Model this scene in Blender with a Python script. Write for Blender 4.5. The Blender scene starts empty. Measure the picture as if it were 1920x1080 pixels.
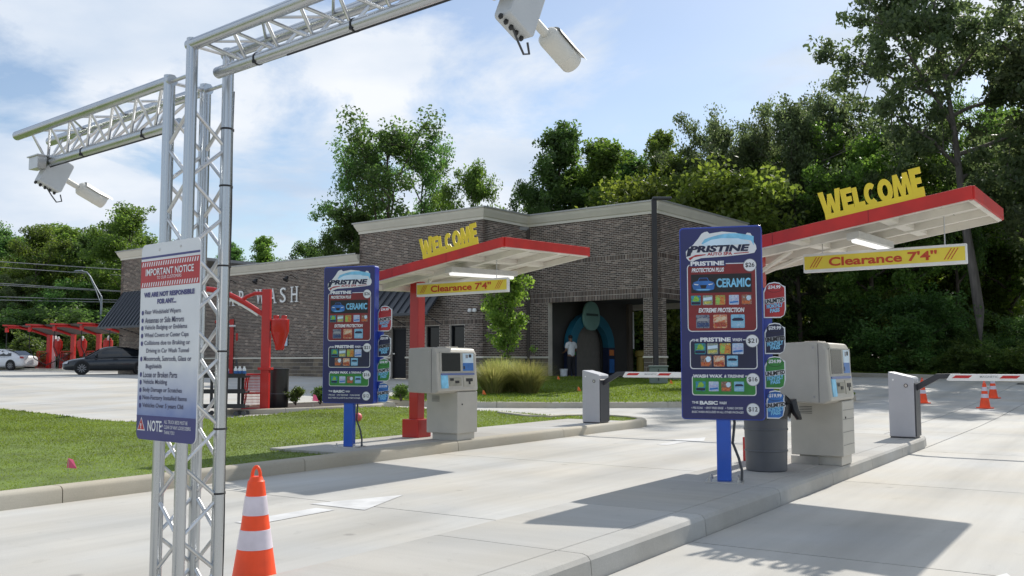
import bpy, bmesh, math, random
import numpy as np
from mathutils import Vector, Matrix
from mathutils.geometry import delaunay_2d_cdt

# ------------------------------------------------------------------ camera, sky, sun, exposure
S = bpy.context.scene
COL = S.collection
R = math.radians
CAM_H = 1.27
cam_d = bpy.data.cameras.new('camera')
cam_d.sensor_width = 36.0
cam_d.lens = 1770 / 1920 * 36
cam_d.clip_start = 0.05
cam_d.clip_end = 3000
cam = bpy.data.objects.new('camera', cam_d)
cam.location = (0, 0, CAM_H)
cam.rotation_euler = (R(90) + math.atan(140 / 1770), 0, 0)
COL.objects.link(cam)
S.camera = cam

SUN_EL = R(40.3)
SUN_AZ = R(33.0)                      # to the right of the viewing direction (+Y)
w = bpy.data.worlds.new('World')
S.world = w
w.use_nodes = True
nt = w.node_tree
nt.nodes.clear()
def N(tree, typ, **kw):
    n = tree.nodes.new(typ)
    for k, v in kw.items():
        if k.startswith('i_'):
            n.inputs[k[2:].replace('_', ' ')].default_value = v
        else:
            setattr(n, k, v)
    return n
def LK(tree, a, ao, b, bi):
    tree.links.new(a.outputs[ao], b.inputs[bi])
out = N(nt, 'ShaderNodeOutputWorld')
bg = N(nt, 'ShaderNodeBackground')
bg.inputs['Strength'].default_value = 0.115
sky = N(nt, 'ShaderNodeTexSky')
sky.sky_type = 'NISHITA'
sky.sun_disc = False
sky.sun_elevation = SUN_EL
sky.sun_rotation = SUN_AZ
sky.air_density = 1.0
sky.dust_density = 0.6
sky.ozone_density = 1.5
tc = N(nt, 'ShaderNodeTexCoord')
sep = N(nt, 'ShaderNodeSeparateXYZ')
LK(nt, tc, 'Generated', sep, 0)
zc = N(nt, 'ShaderNodeMath', operation='MAXIMUM'); zc.inputs[1].default_value = 0.0
LK(nt, sep, 'Z', zc, 0)
za = N(nt, 'ShaderNodeMath', operation='ADD'); za.inputs[1].default_value = 0.24
LK(nt, zc, 0, za, 0)
dx = N(nt, 'ShaderNodeMath', operation='DIVIDE'); LK(nt, sep, 'X', dx, 0); LK(nt, za, 0, dx, 1)
dy = N(nt, 'ShaderNodeMath', operation='DIVIDE'); LK(nt, sep, 'Y', dy, 0); LK(nt, za, 0, dy, 1)
cmb = N(nt, 'ShaderNodeCombineXYZ'); LK(nt, dx, 0, cmb, 'X'); LK(nt, dy, 0, cmb, 'Y')
mp = N(nt, 'ShaderNodeMapping'); mp.inputs['Scale'].default_value = (0.75, 0.85, 1); mp.inputs['Location'].default_value = (0.4, 5.2, 0)
LK(nt, cmb, 0, mp, 'Vector')
ns = N(nt, 'ShaderNodeTexNoise'); ns.inputs['Scale'].default_value = 1.9; ns.inputs['Detail'].default_value = 9; ns.inputs['Roughness'].default_value = 0.60; ns.inputs['Distortion'].default_value = 0.35
LK(nt, mp, 0, ns, 'Vector')
cr = N(nt, 'ShaderNodeValToRGB')
cr.color_ramp.elements[0].position = 0.43; cr.color_ramp.elements[0].color = (0.12, 0.12, 0.12, 1)
cr.color_ramp.elements[1].position = 0.535; cr.color_ramp.elements[1].color = (0.95, 0.95, 0.95, 1)
LK(nt, ns, 'Fac', cr, 0)
ns2 = N(nt, 'ShaderNodeTexNoise'); ns2.inputs['Scale'].default_value = 2.3; ns2.inputs['Detail'].default_value = 6
LK(nt, mp, 0, ns2, 'Vector')
cc = N(nt, 'ShaderNodeValToRGB')
cc.color_ramp.elements[0].position = 0.35; cc.color_ramp.elements[0].color = (4.3, 5.3, 6.7, 1)
cc.color_ramp.elements[1].position = 0.68; cc.color_ramp.elements[1].color = (7.6, 7.8, 8.1, 1)
LK(nt, ns2, 'Fac', cc, 0)
mx = N(nt, 'ShaderNodeMix', data_type='RGBA')
nt.links.new(cr.outputs[0], mx.inputs[0])
nt.links.new(sky.outputs[0], mx.inputs[6])
nt.links.new(cc.outputs[0], mx.inputs[7])
nt.links.new(mx.outputs[2], bg.inputs['Color'])
LK(nt, bg, 0, out, 0)

sun_d = bpy.data.lights.new('sun', 'SUN')
sun_d.energy = 4.2
sun_d.angle = R(0.55)
sun_d.color = (1.0, 0.95, 0.87)
sun = bpy.data.objects.new('sun', sun_d)
sv = Vector((math.sin(SUN_AZ) * math.cos(SUN_EL), math.cos(SUN_AZ) * math.cos(SUN_EL), math.sin(SUN_EL)))
sun.rotation_euler = sv.to_track_quat('Z', 'Y').to_euler()
sun.location = sv * 60
COL.objects.link(sun)

S.view_settings.view_transform = 'Standard'
S.view_settings.look = 'None'
S.view_settings.exposure = 0.16
S.view_settings.gamma = 1.0
S.view_settings.use_curve_mapping = False
S.render.film_transparent = False
S.cycles.max_bounces = 6
S.cycles.transparent_max_bounces = 6

# ------------------------------------------------------------------ frames and terrain
TH = R(33.5)                                   # lane direction, clockwise from +Y
LDIR = np.array([math.sin(TH), math.cos(TH)])
RDIR = np.array([math.cos(TH), -math.sin(TH)])
def LW(a, b):                                  # lane coordinates -> world x, y
    p = a * LDIR + b * RDIR
    return float(p[0]), float(p[1])
_GY = [-50, 0, 19, 22, 26, 30, 36, 40, 44, 50, 70, 100, 400, 2000]
_GZ = [0, 0, 0, .035, .12, .24, .50, .61, .65, .66, .78, .9, 1.0, 1.0]
def gz(x, y):
    return float(np.interp(y, _GY, _GZ))

# ------------------------------------------------------------------ materials
MATS = {}
def mat(name, col, rough=.55, metal=0.0, var=.08, scale=6.0, bump=0.0, bscale=60.0, spec=.5, coat=0.0, streak=None, em=None, trans=0.0, rnd=0.0):
    if name in MATS: return MATS[name]
    m = bpy.data.materials.new(name); m.use_nodes = True
    t = m.node_tree
    p = t.nodes['Principled BSDF']
    p.inputs['Roughness'].default_value = rough
    p.inputs['Metallic'].default_value = metal
    p.inputs['Specular IOR Level'].default_value = spec
    p.inputs['Coat Weight'].default_value = coat
    if trans: p.inputs['Transmission Weight'].default_value = trans
    if em:
        p.inputs['Emission Color'].default_value = (*em[0], 1); p.inputs['Emission Strength'].default_value = em[1]
    c = (*col, 1)
    co = N(t, 'ShaderNodeTexCoord')
    if var > 0:
        n1 = N(t, 'ShaderNodeTexNoise'); n1.inputs['Scale'].default_value = scale; n1.inputs['Detail'].default_value = 5
        if streak:
            mpp = N(t, 'ShaderNodeMapping'); mpp.inputs['Scale'].default_value = streak
            LK(t, co, 'Object', mpp, 0); LK(t, mpp, 0, n1, 'Vector')
        else:
            LK(t, co, 'Object', n1, 'Vector')
        r1 = N(t, 'ShaderNodeMapRange'); r1.inputs['From Min'].default_value = .3; r1.inputs['From Max'].default_value = .7
        r1.inputs['To Min'].default_value = 1 - var; r1.inputs['To Max'].default_value = 1 + var
        LK(t, n1, 'Fac', r1, 0)
        last = r1
        if rnd:
            oi = N(t, 'ShaderNodeObjectInfo')
            r2 = N(t, 'ShaderNodeMapRange'); r2.inputs['To Min'].default_value = 1 - rnd; r2.inputs['To Max'].default_value = 1 + rnd
            LK(t, oi, 'Random', r2, 0)
            mm = N(t, 'ShaderNodeMath', operation='MULTIPLY'); LK(t, r1, 0, mm, 0); LK(t, r2, 0, mm, 1); last = mm
        hv = N(t, 'ShaderNodeHueSaturation'); hv.inputs['Color'].default_value = c
        LK(t, last, 0, hv, 'Value'); LK(t, hv, 0, p, 'Base Color')
        rr = N(t, 'ShaderNodeMapRange'); rr.inputs['To Min'].default_value = max(.02, rough - .08); rr.inputs['To Max'].default_value = min(1, rough + .08)
        LK(t, n1, 'Fac', rr, 0); LK(t, rr, 0, p, 'Roughness')
    else:
        p.inputs['Base Color'].default_value = c
    if bump:
        n2 = N(t, 'ShaderNodeTexNoise'); n2.inputs['Scale'].default_value = bscale; n2.inputs['Detail'].default_value = 4
        LK(t, co, 'Object', n2, 'Vector')
        b = N(t, 'ShaderNodeBump'); b.inputs['Strength'].default_value = bump; b.inputs['Distance'].default_value = .01
        LK(t, n2, 'Fac', b, 'Height'); LK(t, b, 0, p, 'Normal')
    MATS[name] = m
    return m

def island_mat(name, cols, rough=.8, bump=.3, bscale=90):
    m = bpy.data.materials.new(name); m.use_nodes = True
    t = m.node_tree; p = t.nodes['Principled BSDF']; p.inputs['Roughness'].default_value = rough
    g = N(t, 'ShaderNodeNewGeometry')
    cr = N(t, 'ShaderNodeValToRGB'); el = cr.color_ramp.elements
    while len(el) < len(cols): el.new(.5)
    for i, c in enumerate(cols):
        el[i].position = i / (len(cols) - 1); el[i].color = (*c, 1)
    LK(t, g, 'Random Per Island', cr, 0)
    co = N(t, 'ShaderNodeTexCoord')
    n1 = N(t, 'ShaderNodeTexNoise'); n1.inputs['Scale'].default_value = .5; n1.inputs['Detail'].default_value = 6
    LK(t, co, 'Object', n1, 'Vector')
    r1 = N(t, 'ShaderNodeMapRange'); r1.inputs['From Min'].default_value = .3; r1.inputs['From Max'].default_value = .7; r1.inputs['To Min'].default_value = .68; r1.inputs['To Max'].default_value = 1.3
    LK(t, n1, 'Fac', r1, 0)
    hv = N(t, 'ShaderNodeHueSaturation'); LK(t, cr, 0, hv, 'Color'); LK(t, r1, 0, hv, 'Value'); LK(t, hv, 0, p, 'Base Color')
    n2 = N(t, 'ShaderNodeTexNoise'); n2.inputs['Scale'].default_value = bscale
    LK(t, co, 'Object', n2, 'Vector')
    b = N(t, 'ShaderNodeBump'); b.inputs['Strength'].default_value = bump; b.inputs['Distance'].default_value = .005
    LK(t, n2, 'Fac', b, 'Height'); LK(t, b, 0, p, 'Normal')
    return m

def leaf_mat(name, dark, light, trans=.35, tcol=None):
    m = bpy.data.materials.new(name); m.use_nodes = True
    t = m.node_tree; p = t.nodes['Principled BSDF']
    p.inputs['Roughness'].default_value = .5; p.inputs['Specular IOR Level'].default_value = .35
    g = N(t, 'ShaderNodeNewGeometry')
    cr = N(t, 'ShaderNodeValToRGB'); el = cr.color_ramp.elements
    el[0].color = (*dark, 1); el[1].color = (*light, 1)
    LK(t, g, 'Random Per Island', cr, 0)
    co = N(t, 'ShaderNodeTexCoord'); n1 = N(t, 'ShaderNodeTexNoise'); n1.inputs['Scale'].default_value = .35; n1.inputs['Detail'].default_value = 4
    LK(t, co, 'Object', n1, 'Vector')
    oi = N(t, 'ShaderNodeObjectInfo')
    r1 = N(t, 'ShaderNodeMapRange'); r1.inputs['From Min'].default_value = .3; r1.inputs['From Max'].default_value = .7; r1.inputs['To Min'].default_value = .65; r1.inputs['To Max'].default_value = 1.35
    LK(t, n1, 'Fac', r1, 0)
    r2 = N(t, 'ShaderNodeMapRange'); r2.inputs['To Min'].default_value = .75; r2.inputs['To Max'].default_value = 1.25
    LK(t, oi, 'Random', r2, 0)
    mm = N(t, 'ShaderNodeMath', operation='MULTIPLY'); LK(t, r1, 0, mm, 0); LK(t, r2, 0, mm, 1)
    rh = N(t, 'ShaderNodeMapRange'); rh.inputs['To Min'].default_value = .485; rh.inputs['To Max'].default_value = .515
    LK(t, oi, 'Random', rh, 0)
    hv = N(t, 'ShaderNodeHueSaturation'); LK(t, cr, 0, hv, 'Color'); LK(t, mm, 0, hv, 'Value'); LK(t, rh, 0, hv, 'Hue')
    LK(t, hv, 0, p, 'Base Color')
    tr = N(t, 'ShaderNodeBsdfTranslucent')
    hv2 = N(t, 'ShaderNodeHueSaturation'); hv2.inputs['Value'].default_value = 1.7; hv2.inputs['Saturation'].default_value = 1.12; hv2.inputs['Hue'].default_value = .495
    LK(t, hv, 0, hv2, 'Color'); LK(t, hv2, 0, tr, 'Color')
    hv2.inputs['Value'].default_value = 2.0
    mxs = N(t, 'ShaderNodeMixShader'); mxs.inputs[0].default_value = trans
    LK(t, p, 0, mxs, 1); LK(t, tr, 0, mxs, 2)
    LK(t, mxs, 0, t.nodes['Material Output'], 0)
    MATS[name] = m
    return m

RD = (math.cos(TH), -math.sin(TH))
def concrete_mat(name, col, stain=.16, streak_rot=0.0, rnd=.05, tracks=None):
    m = bpy.data.materials.new(name); m.use_nodes = True
    t = m.node_tree; p = t.nodes['Principled BSDF']; p.inputs['Roughness'].default_value = .85; p.inputs['Specular IOR Level'].default_value = .3
    g = N(t, 'ShaderNodeNewGeometry')
    def noise(scale, detail, sc=None, rot=0, dist=0):
        n = N(t, 'ShaderNodeTexNoise'); n.inputs['Scale'].default_value = scale; n.inputs['Detail'].default_value = detail; n.inputs['Distortion'].default_value = dist
        if sc:
            q = N(t, 'ShaderNodeMapping'); q.vector_type = 'TEXTURE'; q.inputs['Rotation'].default_value = (0, 0, rot); q.inputs['Scale'].default_value = sc
            LK(t, g, 'Position', q, 0); LK(t, q, 0, n, 'Vector')
        else: LK(t, g, 'Position', n, 'Vector')
        return n
    def rng(n, a, b, lo=.3, hi=.7):
        r = N(t, 'ShaderNodeMapRange'); r.inputs['From Min'].default_value = lo; r.inputs['From Max'].default_value = hi
        r.inputs['To Min'].default_value = a; r.inputs['To Max'].default_value = b; LK(t, n, 'Fac', r, 0); return r
    def mul(a, b):
        q = N(t, 'ShaderNodeMath', operation='MULTIPLY'); LK(t, a, 0, q, 0); LK(t, b, 0, q, 1); return q
    a = rng(noise(.38, 6, dist=.6), 1 - stain, 1 + stain * .5)
    b = rng(noise(1.6, 5, (1, 7, 1), streak_rot), .93, 1.06)
    c = rng(noise(9, 5, (1, 16, 1), streak_rot), .955, 1.04)
    d = rng(noise(140, 2), .93, 1.06)
    e = rng(noise(5.5, 3, dist=1.2), .93, 1.0, .28, .36)
    oi = N(t, 'ShaderNodeObjectInfo'); o = N(t, 'ShaderNodeMapRange'); o.inputs['To Min'].default_value = 1 - rnd; o.inputs['To Max'].default_value = 1 + rnd
    LK(t, oi, 'Random', o, 0)
    v = mul(mul(mul(mul(mul(a, b), c), d), e), o)
    if tracks:
        dp = N(t, 'ShaderNodeVectorMath', operation='DOT_PRODUCT'); dp.inputs[1].default_value = (RD[0], RD[1], 0)
        LK(t, g, 'Position', dp, 0)
        n6 = noise(1.1, 5, (1, 5, 1), streak_rot); wob = N(t, 'ShaderNodeMath', operation='MULTIPLY_ADD'); wob.inputs[1].default_value = .5; LK(t, n6, 'Fac', wob, 0); t.links.new(dp.outputs['Value'], wob.inputs[2])
        acc = None
        for b0 in tracks:
            sb_ = N(t, 'ShaderNodeMath', operation='SUBTRACT'); sb_.inputs[1].default_value = b0 + .25; LK(t, wob, 0, sb_, 0)
            ab = N(t, 'ShaderNodeMath', operation='ABSOLUTE'); LK(t, sb_, 0, ab, 0)
            mr = N(t, 'ShaderNodeMapRange'); mr.interpolation_type = 'SMOOTHSTEP'; mr.inputs['From Min'].default_value = 0; mr.inputs['From Max'].default_value = .42; mr.inputs['To Min'].default_value = .86; mr.inputs['To Max'].default_value = 1
            LK(t, ab, 0, mr, 0)
            acc = mr if acc is None else mul(acc, mr)
        v = mul(v, acc)
        vo = N(t, 'ShaderNodeTexVoronoi'); vo.inputs['Scale'].default_value = 1.3; LK(t, g, 'Position', vo, 'Vector')
        mr = N(t, 'ShaderNodeMapRange'); mr.inputs['From Min'].default_value = .03; mr.inputs['From Max'].default_value = .075; mr.inputs['To Min'].default_value = .74; mr.inputs['To Max'].default_value = 1
        LK(t, vo, 'Distance', mr, 0)
        v = mul(v, mr)
    mxn = N(t, 'ShaderNodeMix', data_type='RGBA')
    mxn.inputs[6].default_value = (*col, 1); mxn.inputs[7].default_value = (col[0] * 1.03, col[1] * .97, col[2] * .88, 1)
    n5 = noise(.7, 4); t.links.new(rng(n5, 0, 1).outputs[0], mxn.inputs[0])
    hv = N(t, 'ShaderNodeHueSaturation'); t.links.new(mxn.outputs[2], hv.inputs['Color']); LK(t, v, 0, hv, 'Value'); LK(t, hv, 0, p, 'Base Color')
    bp = N(t, 'ShaderNodeBump'); bp.inputs['Strength'].default_value = .25; bp.inputs['Distance'].default_value = .004
    LK(t, noise(60, 6, (1, 6, 1), streak_rot), 'Fac', bp, 'Height'); LK(t, bp, 0, p, 'Normal')
    MATS[name] = m
    return m

def art_mat(name, cols):
    """busy printed artwork: patches of a few inks"""
    if name in MATS: return MATS[name]
    m = bpy.data.materials.new(name); m.use_nodes = True
    t = m.node_tree; p = t.nodes['Principled BSDF']; p.inputs['Roughness'].default_value = .4
    co = N(t, 'ShaderNodeTexCoord')
    n1 = N(t, 'ShaderNodeTexNoise'); n1.inputs['Scale'].default_value = 42; n1.inputs['Detail'].default_value = 3; n1.inputs['Distortion'].default_value = 1.5
    LK(t, co, 'Object', n1, 'Vector')
    cr = N(t, 'ShaderNodeValToRGB'); el = cr.color_ramp.elements
    while len(el) < len(cols): el.new(.5)
    for i, c in enumerate(cols):
        el[i].position = .32 + .34 * i / (len(cols) - 1); el[i].color = (*c, 1)
    LK(t, n1, 'Fac', cr, 0); LK(t, cr, 0, p, 'Base Color')
    MATS[name] = m
    return m

C_PAVE = concrete_mat('pavement_concrete', (.48, .48, .462), .14, -TH, .05, (-6.75, -5.15, -1.7, -.1))
C_ISL = concrete_mat('island_concrete', (.42, .42, .405), .16, -TH + R(90), .05)
C_KERB = concrete_mat('kerb_concrete', (.46, .435, .37), .2, -TH, .07)
C_JOINT = mat('joint_filler', (.10, .095, .09), .95)
RED = mat('red_paint', (.50, .012, .010), .38, var=.06, scale=3, coat=.25)
REDF = mat('red_fascia', (.52, .020, .014), .5, var=.14, scale=5, bump=.08, bscale=12)
CREAM = mat('cream_underside', (.74, .71, .64), .6, var=.15, scale=2.5, bump=.08, bscale=10)
YEL = mat('yellow_letter', (.80, .60, .03), .5, var=.06)
SIGNY = mat('sign_yellow', (.80, .64, .06), .45, var=.04)
SIGNR = mat('sign_red_text', (.55, .06, .02), .5, var=0)
WHITE = mat('white_paint', (.78, .78, .77), .45, var=.05)
ALU = mat('brushed_aluminium', (.50, .52, .54), .27, metal=1.0, var=.05, scale=10, streak=(1, 1, .12))
GALV = mat('weld_aluminium', (.62, .63, .64), .30, metal=1.0, var=.10, scale=20)
BLACKP = mat('black_plastic', (.016, .016, .017), .5, var=.1)
DKGREY = mat('dark_grey_plastic', (.055, .058, .064), .42, var=.1, scale=4)
BINGREY = mat('bin_grey', (.10, .105, .115), .45, var=.12, scale=4, bump=.1, bscale=30)
NAVY = mat('menu_blue', (.020, .050, .34), .32, var=.05, scale=3, coat=.2)
NAVYF = mat('menu_face_blue', (.012, .014, .105), .30, var=.12, scale=2.5, coat=.15)
POLEB = mat('pole_blue', (.012, .085, .46), .35, var=.07, coat=.2)
KIOSK = mat('kiosk_beige', (.46, .44, .39), .42, var=.05, scale=5, bump=.06, bscale=250)
STEEL = mat('stainless', (.55, .54, .52), .35, metal=1.0, var=.1)
SCREEN = mat('dark_screen', (.008, .010, .010), .25, var=0, spec=.25)
GATEG = mat('gate_grey', (.42, .425, .45), .42, var=.05, scale=4)
GATED = mat('gate_dark', (.04, .042, .05), .45, var=.08)
ORANGE = mat('cone_orange', (.92, .075, .010), .48, var=.13, scale=7, bump=.05, bscale=80)
REFL = mat('cone_collar', (.66, .60, .66), .4, var=.13, scale=9)
PINK = mat('pink_flag', (.85, .12, .25), .6, var=.05)
ORFL = mat('orange_flag', (.9, .18, .03), .6, var=.05)
CAMW = mat('camera_grey', (.62, .61, .56), .4, var=.05)
BOXG = mat('enclosure_grey', (.50, .52, .53), .4, var=.05)
CORN = mat('cornice_stone', (.66, .62, .53), .7, var=.06, scale=1.2)
MORTAR = mat('mortar', (.54, .49, .43), .9, var=.12, scale=3)
BRICK = island_mat('brick', [(.044, .031, .026), (.112, .074, .056), (.070, .049, .041), (.155, .105, .080), (.092, .063, .050), (.056, .040, .033), (.128, .092, .072), (.30, .23, .185)], .85)
STONE = island_mat('stone_base', [(.16, .13, .10), (.22, .18, .13), (.12, .10, .085), (.26, .21, .15)], .9)
AWN = mat('awning_metal', (.055, .062, .075), .38, metal=.3, var=.06, scale=2)
DOORM = mat('door_dark', (.014, .015, .018), .6, var=.08, spec=.25)
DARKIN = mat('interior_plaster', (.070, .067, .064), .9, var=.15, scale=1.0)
GLASS = mat('window_glass', (.008, .009, .010), .12, var=0, spec=.4)
MULCH = mat('mulch', (.045, .03, .022), .95, var=.35, scale=14, bump=.8, bscale=25)
SILVER = mat('silver_trim', (.62, .64, .68), .3, metal=.6, var=.05)
BLUEARCH = mat('arch_blue', (.015, .14, .22), .5, var=.25, scale=1.3)
TEAL = mat('board_teal', (.22, .40, .36), .45, var=.15, scale=1.2)
UTIL = mat('utility_green', (.17, .21, .19), .55, var=.06)
WIRE = mat('wire_grey', (.30, .30, .30), .6, var=0)
BARK = mat('bark', (.105, .085, .068), .95, var=.3, scale=3, bump=.9, bscale=9, streak=(3, 3, .5))
BARKG = mat('bark_grey', (.17, .15, .135), .95, var=.3, scale=2.5, bump=.9, bscale=8, streak=(3, 3, .5))
PAINTW = mat('road_paint', (.57, .57, .56), .8, var=.14, scale=5)
BLACK = mat('print_black', (.01, .01, .012), .5, var=0)
PWHITE = mat('print_white', (.72, .73, .75), .45, var=0)
PRED = mat('print_red', (.40, .02, .025), .4, var=.12, scale=9)
PDRED = mat('print_dark_red', (.20, .012, .014), .35, var=.2, scale=5)
PNAVY = mat('print_navy', (.008, .010, .045), .35, var=.15, scale=6)
PGREEN = mat('print_green', (.03, .22, .035), .4, var=.2, scale=9)
PBLUE = mat('print_blue', (.03, .15, .45), .4, var=.25, scale=9)
PLBLUE = mat('print_light_blue', (.20, .52, .75), .4, var=.2, scale=12)
PSKY = mat('print_pale_blue', (.55, .70, .82), .4, var=.12, scale=7)
PYEL = mat('print_yellow', (.75, .55, .05), .45, var=.15, scale=20)
PORG = mat('print_orange', (.70, .22, .06), .45, var=.2, scale=20)
PINDIGO = mat('print_indigo', (.045, .045, .18), .4, var=.06)
PGREY = mat('print_grey', (.30, .31, .33), .5, var=.1)

LEAF1 = leaf_mat('leaf_deep', (.050, .100, .030), (.115, .190, .056), .52)
LEAF2 = leaf_mat('leaf_mid', (.065, .115, .026), (.150, .220, .052), .52)
LEAF3 = leaf_mat('leaf_oak', (.054, .076, .034), (.125, .152, .066), .46)
LEAF4 = leaf_mat('leaf_lime', (.090, .140, .028), (.20, .265, .060), .50)
LEAFS = leaf_mat('leaf_shrub', (.055, .10, .025), (.13, .18, .045), .42)
GRASS = leaf_mat('grass_blade', (.098, .155, .022), (.205, .28, .048), .45)
GRASSB = mat('grass_soil', (.115, .168, .026), .95, var=.30, scale=2.2, bump=.8, bscale=55)
OGRASS = leaf_mat('ornamental_grass', (.16, .19, .05), (.38, .37, .15), .45)
def ground_mat():
    m = mat('ground_soil', (.060, .062, .030), .95, var=.4, scale=.35, bump=.5, bscale=6)
    return m
GROUND = ground_mat()

# ------------------------------------------------------------------ mesh helpers
class MB:
    def __init__(s): s.v = []; s.f = []; s.m = []
    def add(s, vs, fs, mi=0):
        o = len(s.v); s.v += [tuple(map(float, p)) for p in vs]
        for f in fs: s.f.append(tuple(i + o for i in f)); s.m.append(mi)
        return s
    def box(s, x0, x1, y0, y1, z0, z1, mi=0, M=None):
        vs = [(x0, y0, z0), (x1, y0, z0), (x1, y1, z0), (x0, y1, z0), (x0, y0, z1), (x1, y0, z1), (x1, y1, z1), (x0, y1, z1)]
        if M is not None: vs = [M @ Vector(p) for p in vs]
        return s.add(vs, [(0, 3, 2, 1), (4, 5, 6, 7), (0, 1, 5, 4), (1, 2, 6, 5), (2, 3, 7, 6), (3, 0, 4, 7)], mi)
    def prism(s, pts, y0, y1, mi=0, axis='y', smi=None):
        n = len(pts)
        if axis == 'y': vs = [(p[0], y0, p[1]) for p in pts] + [(p[0], y1, p[1]) for p in pts]
        elif axis == 'z': vs = [(p[0], p[1], y0) for p in pts] + [(p[0], p[1], y1) for p in pts]
        else: vs = [(y0, p[0], p[1]) for p in pts] + [(y1, p[0], p[1]) for p in pts]
        o = len(s.v)
        s.add(vs, [tuple(range(n)), tuple(range(2 * n - 1, n - 1, -1))], mi)
        k = mi if smi is None else smi
        for i in range(n):
            j = (i + 1) % n
            s.f.append((o + i, o + n + i, o + n + j, o + j)); s.m.append(k)
        return s
    def tube(s, pts, r, n=8, mi=0, caps=True):
        pts = [Vector(p) for p in pts]
        rs = r if isinstance(r, (list, tuple, np.ndarray)) else [r] * len(pts)
        o = len(s.v); up = None
        for i, p in enumerate(pts):
            d = (pts[min(i + 1, len(pts) - 1)] - pts[max(i - 1, 0)]).normalized()
            if up is None:
                up = Vector((0, 0, 1)) if abs(d.z) < .9 else Vector((1, 0, 0))
            u = (up - d * up.dot(d))
            if u.length < 1e-4: u = d.orthogonal()
            u.normalize(); up = u
            q = d.cross(u)
            for k in range(n):
                a = 2 * math.pi * k / n
                s.v.append(tuple(p + (u * math.cos(a) + q * math.sin(a)) * rs[i]))
        for i in range(len(pts) - 1):
            for k in range(n):
                k2 = (k + 1) % n
                s.f.append((o + i * n + k, o + i * n + k2, o + (i + 1) * n + k2, o + (i + 1) * n + k)); s.m.append(mi)
        if caps:
            s.f.append(tuple(o + k for k in range(n - 1, -1, -1))); s.m.append(mi)
            e = o + (len(pts) - 1) * n
            s.f.append(tuple(e + k for k in range(n))); s.m.append(mi)
        return s
    def lathe(s, prof, n=24, mi=0, c=(0, 0), mis=None):
        o = len(s.v)
        for (r, z) in prof:
            for k in range(n):
                a = 2 * math.pi * k / n
                s.v.append((c[0] + r * math.cos(a), c[1] + r * math.sin(a), z))
        for i in range(len(prof) - 1):
            for k in range(n):
                k2 = (k + 1) % n
                s.f.append((o + i * n + k, o + i * n + k2, o + (i + 1) * n + k2, o + (i + 1) * n + k)); s.m.append(mis[i] if mis else mi)
        s.f.append(tuple(o + k for k in range(n - 1, -1, -1))); s.m.append(mi)
        e = o + (len(prof) - 1) * n
        s.f.append(tuple(e + k for k in range(n))); s.m.append(mi)
        return s
    def mesh(s, name, mats, smooth=False):
        me = bpy.data.meshes.new(name)
        me.from_pydata(s.v, [], s.f)
        if not isinstance(mats, (list, tuple)): mats = [mats]
        for m in mats: me.materials.append(m)
        if len(mats) > 1: me.polygons.foreach_set('material_index', s.m)
        if smooth: me.polygons.foreach_set('use_smooth', [True] * len(me.polygons))
        me.update()
        return me
    def build(s, name, mats, parent=None, loc=(0, 0, 0), rot=(0, 0, 0), smooth=False, bevel=0, fixn=True):
        me = s.mesh(name, mats, smooth)
        if fixn:
            bm = bmesh.new(); bm.from_mesh(me); bmesh.ops.recalc_face_normals(bm, faces=bm.faces); bm.to_mesh(me); bm.free()
        o = put(name, me, parent, loc, rot)
        if bevel:
            b = o.modifiers.new('bevel', 'BEVEL'); b.width = bevel; b.segments = 2; b.limit_method = 'ANGLE'; b.angle_limit = R(40)
        if smooth and not bevel:
            try: me.set_sharp_from_angle(angle=R(38))
            except Exception: pass
        return o

def put(name, me, parent=None, loc=(0, 0, 0), rot=(0, 0, 0)):
    o = bpy.data.objects.new(name, me); COL.objects.link(o)
    o.parent = parent; o.location = loc; o.rotation_euler = rot
    return o
def thing(name, label, cat, loc=(0, 0, 0), rz=0, group=None):
    o = bpy.data.objects.new(name, None); COL.objects.link(o)
    o.empty_display_size = .2
    o.location = loc; o.rotation_euler = (0, 0, rz)
    return tag(o, label, cat, group)
def tag(o, label, cat, group=None):
    o['label'] = label; o['category'] = cat
    if group: o['group'] = group
    return o
def structure(o): o['kind'] = 'structure'; return o
def stuff(o): o['kind'] = 'stuff'; return o
CH = {}
def copy_tree(o, parent=None, loc=None, rz=None, label=None, group=None, scale=None):
    c = o.copy(); COL.objects.link(c); c.parent = parent
    if loc is not None: c.location = loc
    if rz is not None: c.rotation_euler = (c.rotation_euler[0], c.rotation_euler[1], rz)
    if scale is not None: c.scale = scale
    if label: c['label'] = label
    if group: c['group'] = group
    for ch in [q for q in COL.objects if q.parent == o]:
        copy_tree(ch, c)
    return c

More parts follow.
